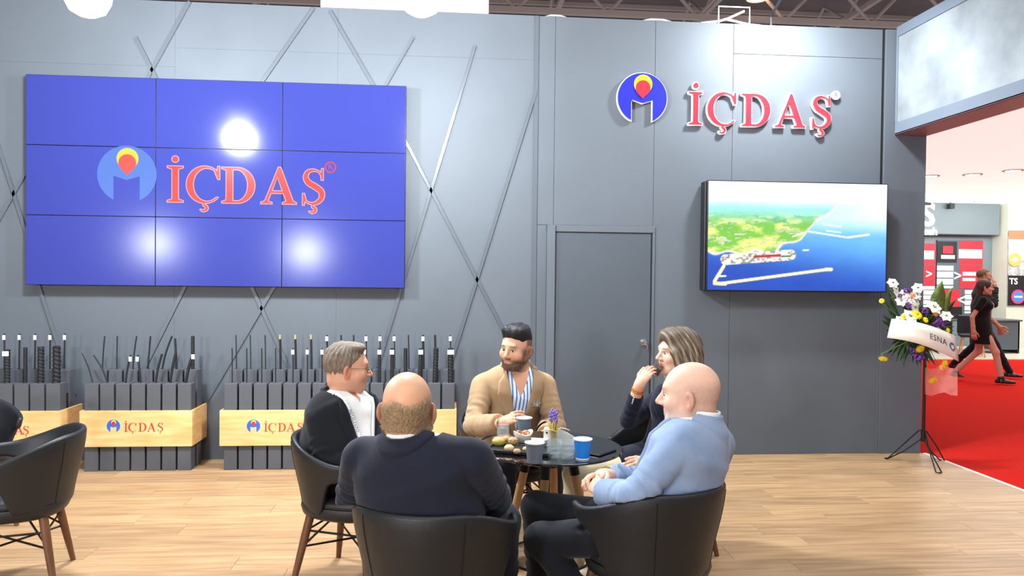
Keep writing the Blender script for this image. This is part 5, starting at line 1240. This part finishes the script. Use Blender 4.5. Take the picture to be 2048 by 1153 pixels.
m_stripe = mat('striped_shirt', (236, 240, 246), .8); _nt = m_stripe.node_tree; _w = _nt.nodes.new('ShaderNodeTexWave'); _w.inputs['Scale'].default_value = 14; _w.inputs['Distortion'].default_value = 1.2; _cr = _nt.nodes.new('ShaderNodeValToRGB'); _cr.color_ramp.elements[0].color = lin((70, 130, 200)); _cr.color_ramp.elements[1].color = lin((240, 244, 248)); _cr.color_ramp.elements[0].position = .25; _cr.color_ramp.elements[1].position = .45
_tc = _nt.nodes.new('ShaderNodeTexCoord'); _nt.links.new(_tc.outputs['Object'], _w.inputs['Vector']); _nt.links.new(_w.outputs['Color'], _cr.inputs['Fac']); _nt.links.new(_cr.outputs['Color'], _nt.nodes['Principled BSDF'].inputs['Base Color'])
m_silver = mat('silver_button', (225, 225, 228), .2, 1.0); m_dbtn = mat('dark_button', (40, 40, 50), .4)
REL = dict(curl=(.35, .4, .45, .5), thumb=(.5, .3))
def button(F, p, m_, r=.009, name='button', parent=None):
    MB().sphere((0, 0, 0), r, 10, 6).build(name, m_, parent or F.o, 80, loc=tuple(p))

# ---- man in navy suit, back to the camera
F = Fig('balding man in a navy suit seated with his back to the camera', (-.05, 2.80), (.30, .95), 1.13)
F.pose((0, -.07, .56), F.J(814, 893, 2.66), F.J(815, 818, 2.69), (.10, .99), F.J(945, 921, 2.61), F.J(726, 918, 2.75), F.J(985, 1000, 2.76), (.17, .26, .70), F.J(708, 1000, 2.86), (-.14, .26, .66),
       (.16, .42, .53), (.17, .42, .10), (-.14, .42, .53), (-.15, .42, .10), hpitch=.02, hscale=1.10)
F.body(srgb(226, 172, 136), 'fringe', dict(back=(.2, .2, 1), **REL), dict(back=(-.2, .2, 1), **REL), heavy=.6)
F.trousers(m_navy); F.shoes(m_shoe)
def tap(Q): x, y, z = Q.T; return sst_(.052, .015, z+.006*np.sin(x*70))*sst_(.015, -.02, y)*sst_(-.082, -.055, z+.15*(y+.08))
def hair_c(Q):
    t = tap(Q); x, y, z = Q.T; ear = ell(np.stack([np.abs(x), y, z], 1), (.088, -.012, -.012), (.03, .030, .042))
    return smax(head_field(Q, heavy=.6)-.0055*t+.0030*(1-t)+.0012*np.sin(x*420+3*np.sin(z*150))*t*np.sin(z*160+y*90), -ear, .004)
def hair_cc(Q): t = np.clip(tap(Q)*1.15, 0, 1)[:, None]; n_ = hash3(Q, 300)[:, None]; return srgb(216, 164, 128)*(1-t)+(srgb(134, 108, 78)*(1-n_)+srgb(172, 146, 112)*n_)*t
F.hair(hair_c, mat('cropped_hair', (140, 110, 80), .75, vcol=True, var=.25, vscale=160, stretch=(1, 1, .35), bump=.5, bscale=220, bstretch=(1, 1, .4)), .005, (.16, .16, .16), hair_cc)
F.jacket(m_navy, shirt=m_shirt, belly=.03, wrinkle=.004)

# ---- man with glasses and lanyard on the left
F = Fig('man with glasses, grey hair, dark suit and white lanyard seated on the left', (-.50, 3.88), (.93, -.37), 1.12)
F.pose((0, -.08, .56), F.J(684, 792, 3.93), F.J(695, 737, 3.91), (.95, .22), F.J(640, 838, 3.78), F.J(752, 826, 4.06), F.J(655, 930, 3.72), (.14, .20, .66), F.J(790, 915, 4.08), (-.06, .34, .72),
       (.14, .44, .53), (.14, .46, .10), (-.13, .44, .53), (-.14, .46, .10), hpitch=-.06, hscale=1.05, chest_push=.02)
F.body(srgb(214, 158, 128), 'stubble', dict(back=(.2, .2, 1), **REL), dict(back=(-.2, .2, 1), **REL), heavy=.5)
F.trousers(m_black); F.shoes(m_shoe)
JA = F.jacket(m_black, shirt=m_shirt, vb=-.44, slope=.25, belly=.035, lap_w=1.1, open_v=.03)
def hair_a(Q):
    x, y, z = Q.T; ang = np.arctan2(x, y)
    d = ell(Q, (0, -.020, .036), (.088, .103, .098))+.0022*np.sin(ang*26+z*40)+.0015*np.sin(y*190+x*60)
    d = smin(d, ell(Q, (.02, .035, .108), (.055, .05, .024)), .02)
    face = np.maximum(.056-z+.25*np.maximum(0, y-.03)*0, y*1.0-.086)          # hairline above the forehead
    low = np.where(y > .012, .062-z-.9*(.05-np.clip(y, .0, .05)), -.075-z)      # temples, nape
    ear = -ell(Q, (np.sign(1)*0, .012, -.02), (.2, .030, .034))
    d = np.maximum(d, low); d = smax(d, ear, .006); return smax(d, y-.082, .01)
m_hairA = mat('greying_hair', (104, 88, 74), .6, col2=(140, 126, 110), vscale=40, stretch=(4, 1, 1), bump=.5, bscale=90, bstretch=(5, 1, 2))
F.hair(hair_a, m_hairA)
G = lambda x, y, z: tuple(F.hd+F.HR @ V3(x, y, z)*F.hs)
m_wireg = mat('glasses_metal', (150, 140, 130), .25, 1.0)
fr = MB()
for k in (-1, 1):
    fr.tube([G(k*.033+.023*math.cos(t), .104-.02*abs(.023*math.cos(t)+.0)*1.0, .002+.017*math.sin(t)) for t in [2*PI*i/20 for i in range(21)]], .0014, 6, cap=False)
    fr.tube([G(k*.055, .102, .006), G(k*.074, .085, .008), G(k*.082, -.005, .008), G(k*.080, -.025, -.006)], .0015, 6)
fr.tube([G(-.011, .107, .004), G(0, .112, .006), G(.011, .107, .004)], .0014, 6)
fr = fr.build('glasses_frame', m_wireg, F.o, 60)
for k in (-1, 1):
    ln_ = [Vector(G(k*.033+.0225*math.cos(t), .1035, .002+.0165*math.sin(t))) for t in [2*PI*i/20 for i in range(20)]]
    o = MB().add(ln_, [tuple(range(20))]).build('lens', mat('lens_glass', (240, 244, 248), .02, alpha=.22), fr)
# lanyard: two strips meeting on the chest
m_lan = mat('lanyard_white', (236, 238, 242), .6)
def strip(F, pts, w_, m_, name, parent, off=.010, th=.002, base=None):
    vs, fs_ = [], []; P_ = [F.surf(u, v_, off, base) for u, v_ in pts]
    for i, (u, v_) in enumerate(pts):
        a, b = pts[max(0, i-1)], pts[min(len(pts)-1, i+1)]; t = nrm((b[0]-a[0], b[1]-a[1])); n_ = (-t[1], t[0])
        for k in (-1, 1): vs.append(F.surf(u+n_[0]*w_*k, v_+n_[1]*w_*k, off, base))
    fs_ = [(2*i, 2*i+1, 2*i+3, 2*i+2) for i in range(len(pts)-1)]
    o = MB().add(vs, fs_).build(name, m_, parent, 60); md = o.modifiers.new('solid', 'SOLIDIFY'); md.thickness = th; return o
ub = lambda P: F.torso(P, .004, .035)
la = strip(F, [(.108-.098*(i/14)**1.0, .03-.40*i/14) for i in range(15)], .010, m_lan, 'lanyard', F.o, .014, base=ub)
strip(F, [(-.085+.085*(i/12), .0-.37*i/12) for i in range(13)], .010, m_lan, 'lanyard_strap', la, .012, base=ub)
tx = text_mesh('lanyard_print', 'METALEXPO', .020, 0, la, mat('lanyard_ink', (50, 60, 90), .6), None, spacing=1.1)
A_, B_ = F.surf(.096, -.02, .020, ub), F.surf(.055, -.19, .020, ub); dx_ = nrm(B_-A_); nn = nrm(F.fc*.8+F.rc*.5); dy_ = nrm(np.cross(nn, dx_)); nn = np.cross(dx_, dy_); mid = (A_+B_)/2+nn*.004
tx.data.transform(Matrix(((dx_[0], dy_[0], nn[0], mid[0]), (dx_[1], dy_[1], nn[1], mid[1]), (dx_[2], dy_[2], nn[2], mid[2]), (0, 0, 0, 1))))

# ---- man in beige jacket
F = Fig('dark bearded man in a beige jacket and striped shirt behind the table', (.36, 4.52), (.2, -.98), 1.02)
F.pose((0, -.06, .56), F.J(1037, 742, 4.47), F.J(1033, 697, 4.42), (-.60, -.80), F.J(966, 772, 4.46), F.J(1090, 772, 4.50), F.J(948, 852, 4.33), F.J(1003, 848, 4.08), F.J(1108, 852, 4.40), F.J(1090, 872, 4.10),
       (.14, .42, .53), (.13, .40, .10), (-.14, .42, .53), (-.15, .40, .10), hpitch=-.10, hroll=-.08, hscale=1.05)
F.body(srgb(218, 166, 134), 'beard', dict(back=F.Ld((-.5, -.6, .65)), dir=F.Ld((.62, -.45, .45)), curl=(.5, .55, .6, .6), thumb=(.7, .5)), dict(back=F.Ld((.3, -.4, .8)), **REL))
F.trousers(m_dtrs); F.shoes(m_shoe)
JB = F.jacket(m_beige, shirt=m_stripe, vb=-.40, slope=.20, belly=-.01, lap_w=1.12, open_v=.12)
m_hairE = mat('black_hair', (20, 19, 22), .45, var=.2, vscale=50, bump=.5, bscale=80, bstretch=(3, 1, 1))
def hair_e(Q):
    x, y, z = Q.T; d = ell(Q, (0, -.014, .044), (.0795, .101, .092))+.005*sst_(.085, .03, z); d = smin(d, cap(Q, (-.04, .050, .108), (.04, .050, .112), .024, .024), .04); d = smin(d, ell(Q, (0, -.01, .10), (.062, .080, .042)), .03)
    d = d+.002*np.sin(x*150+y*40)
    side = .034-z-.30*np.clip(-y, 0, .1)+.8*np.clip(y-.03, 0, .05)
    return smax(smax(d, side, .008), y-.092, .012)
F.hair(hair_e, m_hairE)
ps = F.surf(-.094, -.158, .012); o = MB()
for k, (a, b, c) in enumerate(((-.014, .018, .0), (0, .024, .004), (.013, .016, .002))):
    q = lambda u, v_: ps+F.rc*u+F.upc*v_
    o.add([q(a-.009, -.012)+F.fc*c, q(a+.009, -.012)+F.fc*c, q(a+.006, b)+F.fc*(c+.006), q(a-.01, b*.8)+F.fc*(c+.004)], [(0, 1, 2, 3)])
o = o.build('pocket_square', mat('pocket_silk', (226, 226, 222), .8, col2=(70, 70, 78), vscale=90), JB); md = o.modifiers.new('solid', 'SOLIDIFY'); md.thickness = .004
strip(F, [(-.068-.050*i/5, -.175+.006*i/5) for i in range(6)], .004, cloth('beige_dark', (150, 122, 92)), 'breast_pocket', JB, .012)
ax_ = nrm(F.wrR-F.elR); cw_ = F.wrR+ax_*.004; n1_ = nrm(np.cross(ax_, V3(0, 0, 1))); n2_ = np.cross(ax_, n1_)
for q, m_ in ((0, mat('bracelet_dark', (60, 44, 34), .5)), (.009, mat('bracelet_brass', (180, 140, 80), .3, .8))):
    MB().tube([cw_+ax_*q+.0315*(n1_*math.cos(t)+n2_*math.sin(t)) for t in [2*PI*i/20 for i in range(21)]], .003, 6, cap=False).build('bracelet', m_, F.bd, 60)
hp_ = aty(1026, 842, 4.02); o = empty('stirring_spoon', hp_); tag(o, 'thin teaspoon held over the grey cup by the man in beige', 'spoon')
MB().tube([(.008, 0, .03), (.012, -.01, -.015), (.02, -.03, -.06)], .002, 6).build('spoon_handle', m_silver, o, 60); MB().sphere((.021, -.032, -.064), (.007, .007, .010), 8, 6).build('spoon_bowl', m_silver, o, 60)

# ---- woman drinking
F = Fig('woman with long highlighted hair in a navy blazer drinking from a glass', (1.21, 4.10), (-.74, -.67), 1.0, True)
F.pose((0, -.05, .56), F.J(1366, 775, 4.16), F.J(1352, 707, 4.13), (-.97, -.24), F.J(1310, 806, 4.28), F.J(1412, 806, 4.06), F.J(1256, 842, 4.16), F.J(1279, 770, 4.05), F.J(1400, 905, 4.0), F.J(1300, 925, 3.82),
       F.L((.66, 3.88, .53)), F.L((.66, 3.90, .10)), F.L((.82, 3.78, .53)), F.L((.76, 3.82, .10)), hpitch=.02, hscale=1.02)
hdirB = F.Ld((.42, .0, .9)); 
F.body(srgb(228, 182, 156), 'none', dict(dir=F.Ld((.52, -.08, .85)), back=F.Ld((-.60, -.72, .45)), curl=(.50, .46, .44, .44), spread=.03, thumb=(.5, .4), size=.92), dict(back=F.Ld((.2, -.6, .7)), **REL))
F.trousers(m_cream); F.shoes(mat('cream_shoe', (210, 196, 170), .5))
JW = F.jacket(m_navy2, shirt=mat('red_scarf', (150, 24, 44), .6, col2=(214, 150, 150), vscale=26), vb=-.33, slope=.24, lap_w=.85, wrinkle=.003, cuff=.30, hem=.44, shirt_collar=False, lap=.42)
for u, v_ in ((.035, -.36), (-.035, -.36), (.04, -.43), (-.04, -.43), (.07, -.30)): button(F, F.surf(u, v_, .002), m_silver, .0085, parent=JW)
ax_ = nrm(F.wrR-F.elR)
for q in range(4): button(F, F.elR+(F.wrR-F.elR)*(.50+.05*q)+F.Ld((-.4, -.9, .1))*.047, m_silver, .006, parent=JW)
n1_ = nrm(np.cross(ax_, V3(0, 0, 1))); n2_ = np.cross(ax_, n1_)
for q, r_ in ((-.03, .0055), (-.042, .004)):
    MB().tube([F.wrR+ax_*q+.0315*(n1_*math.cos(t)+n2_*math.sin(t)) for t in [2*PI*i/20 for i in range(21)]], r_, 6, cap=False).build('bracelet', mat('amber_bracelet', (216, 140, 40), .25, .5), F.bd, 60)
def hair_b(Q):
    x, y, z = Q.T; fl_ = .89*y-.46*z
    d = ell(Q, (0, -.030, .042), (.098, .118, .108))
    for s in (-1, 1):
        d = smin(d, ecap(Q, (s*.058, -.02, .02), (s*.078, -.055, -.14), V3(0, 1, 0), (.085, .042), (.075, .040)), .04)
    d = smin(d, ecap(Q, (0, -.085, .01), (0, -.125, -.18), V3(1, 0, 0), (.092, .055), (.095, .042)), .04)
    d = smin(d, ell(Q, (0, .045, .098), (.070, .055, .042)), .04)
    d = d+.0022*np.sin(fl_*190+3*np.sin(z*14))+.0016*np.sin(fl_*330+x*40)
    face = ell(Q, (0, .128, -.040), (.070, .098, .122)); d = smax(d, -face, .012)
    return smax(d, -.225-z-.1*y, .02)
def hair_bc(Q):
    x, y, z = Q.T; fl_ = .89*y-.46*z; st_ = .5+.5*np.sin(fl_*190+3*np.sin(z*14)+1.5*np.sin(x*30)); st2 = .5+.5*np.sin(fl_*260-z*9)
    t = np.clip(st_**3*.8+st2**5*.5, 0, 1)[:, None]*(sst_(.15, .07, z)*.7+.3)[:, None]
    t = t*(.35+.65*hash3(Q*np.array((1, 1, .12)), 40, 3)[:, None]); return srgb(92, 74, 60)*(1-t)+srgb(206, 190, 160)*t
m_hairB = mat('highlighted_hair', (120, 100, 80), .45, vcol=True, var=.15, vscale=60, stretch=(6, 6, 1), bump=.4, bscale=60, bstretch=(8, 8, 1))
F.hair(hair_b, m_hairB, .0042, (.2, .24, .30), hair_bc)
gp = aty(1313, 741, 4.08); o = empty('drinking_glass', (gp.x, gp.y, gp.z), 0); tag(o, 'small dark tea glass the woman holds to her lips', 'glass')
gg = MB().lathe([(.001, -.034), (.020, -.034), (.024, -.028), (.029, .034), (.027, .035), (.0225, -.026), (.001, -.029)], n=20).build('glass_wall', mat('smoked_glass', (190, 184, 180), .04, trans=.9, ior=1.3), o, 40); gt = MB().lathe([(.001, -.028), (.0215, -.026), (.0245, .012), (.001, .012)], n=20).build('tea', mat('tea', (130, 60, 36), .05, trans=.6), o, 40)
for q in (gg, gt): q.rotation_euler = (0, .45, 0)

# ---- bald man in light blue jacket
F = Fig('bald man with grey beard in a light blue jacket seated at right', (.82, 3.00), (-.48, .88), 1.06)
F.pose((0, -.08, .56), F.J(1402, 852, 2.89), F.J(1379, 790, 2.92), (-.90, .42), F.J(1434, 888, 3.06), F.J(1352, 903, 2.78), F.J(1400, 985, 3.20), F.L((.655, 3.09, .735)), F.J(1268, 995, 2.74), F.J(1203, 985, 2.93),
       F.L((.40, 3.36, .52)), F.L((.42, 3.40, .10)), F.J(1082, 1080, 3.12), F.L((.62, 2.98, .16)), hpitch=-.04, hscale=1.08)
F.body(srgb(230, 186, 162), 'grey', dict(back=F.Ld((-.1, .5, .85)), dir=F.Ld((-.82, -.35, .05)), curl=(.62, .65, .68, .7), spread=.02, thumb=(.4, .4), size=.95), dict(back=F.Ld((-.75, -.4, .55)), dir=F.Ld((-.25, .9, .22)), curl=(.62, .66, .7, .72), spread=.02, thumb=(.4, .4), size=.95), heavy=.3)
F.trousers(m_dtrs); F.shoes(m_shoe, (F.Ld((-.3, .9)), F.Ld((.6, .3))))
JD = F.jacket(m_lblue, shirt=m_shirt, wrinkle=.0045, belly=.015)
ax_ = nrm(F.wrL-F.elL)
for q in range(4): button(F, F.elL+(F.wrL-F.elL)*(.66+.065*q)+F.Ld((-.1, -.75, -.55))*.053, m_dbtn, .0075, 'cuff_button', JD)

# ---- passers-by in the aisle
m_bdress = cloth('black_dress', (18, 18, 22))
F = Fig('woman in a short black dress walking past on the red carpet', (8.31, 11.0), (.82, -.57), 1.0, True)
F.seated = False; F.fold = 0.0
F.pose((0, 0, .86), (0, .02, 1.34), (0, .05, 1.48), (.86, -.5), (.17, .02, 1.28), (-.17, .02, 1.28), (.22, -.12, 1.02), (.22, -.10, .80), (-.20, .10, 1.04), (-.20, .26, .86),
       (.09, .20, .48), (.08, .28, .09), (-.09, -.02, .47), (-.08, -.32, .13), hpitch=-.02, hscale=.98)
F.body(srgb(214, 166, 140), 'none', dict(back=(1, 0, .1), **REL), dict(back=(-1, 0, .1), **REL), bare=True)
def dress(P):
    d = smin(F.torso(P, .006), ecap(P, V3(0, .0, .93), V3(0, .03, .58), V3(1, 0, 0), (.18, .14), (.185, .17)), .04)
    for sh, el in ((F.shR, F.elR), (F.shL, F.elL)): d = smin(d, np.maximum(cap(P, sh, el, .056, .054), dot(P-(sh*.4+el*.6), nrm(el-sh))), .03)
    return np.maximum(d, .60-P[:, 2])
mesh_obj('dress', [sdf_mesh(dress, (-.4, -.35, .55), (.4, .4, 1.42), .013)], m_bdress, F.o)
F.shoes(m_shoe, (V3(0, 1, 0), V3(0, 1, -.35)))
def hair_w(Q): d = smin(ell(Q, (0, -.02, .04), (.09, .11, .1)), ecap(Q, (0, -.06, .0), (0, -.09, -.22), V3(1, 0, 0), (.085, .05), (.075, .04)), .04); return smax(smax(d, -ell(Q, (0, .12, -.04), (.07, .10, .12)), .01), -.25-Q[:, 2], .02)
F.hair(hair_w, mat('brown_hair', (70, 48, 38), .5, var=.2, vscale=30), .009, (.2, .24, .32))
sb = MB().tube([tuple(F.surf(-.10+.02*i, -.06-.05*i, .01, lambda P: F.torso(P, .006))) for i in range(7)], .008, 6).build('bag_strap', mat('strap_white', (220, 214, 206), .6), F.o, 60)
o = MB().bbox(-.03, .03, -.04, .04, -.07, .07, .008).build('handbag', mat('purse', (200, 120, 120), .5), None, None, loc=tuple(np.array((8.31, 11.0, 0))+F.r*-.24+F.f*.28+V3(0, 0, .80))); tag(o, 'small pink purse in the walking woman\'s hand', 'purse')

F = Fig('man in dark clothes walking beyond the woman in black, hand to his face', (8.86, 11.75), (.82, -.57), .98)
F.seated = False
F.pose((0, 0, .93), (0, .02, 1.50), (0, .05, 1.66), (.86, -.5), (.20, .02, 1.42), (-.20, .02, 1.42), (.24, .18, 1.20), (.10, .20, 1.50), (-.25, -.05, 1.15), (-.24, .05, .92),
       (.10, .22, .52), (.10, .42, .10), (-.10, -.05, .50), (-.10, -.36, .16), hpitch=-.05)
F.body(srgb(190, 140, 116), 'stubble', dict(back=(.5, .6, .3), dir=(-.3, -.1, .9), curl=(.4, .45, .5, .55), thumb=(.5, .3)), dict(back=(-1, 0, .1), **REL))
F.trousers(m_dtrs); F.shoes(m_shoe, (V3(0, 1, 0), V3(0, 1, -.3)))
F.jacket(cloth('dark_knit', (34, 36, 38)), closed=True, lapel=False, collar=False)
F.hair(lambda Q: smax(ell(Q, (0, -.018, .036), (.083, .104, .094)), np.where(Q[:, 1] > .02, .07-Q[:, 2], -.07-Q[:, 2]), .01), mat('short_hair', (110, 84, 60), .7, var=.2, vscale=40), .009)
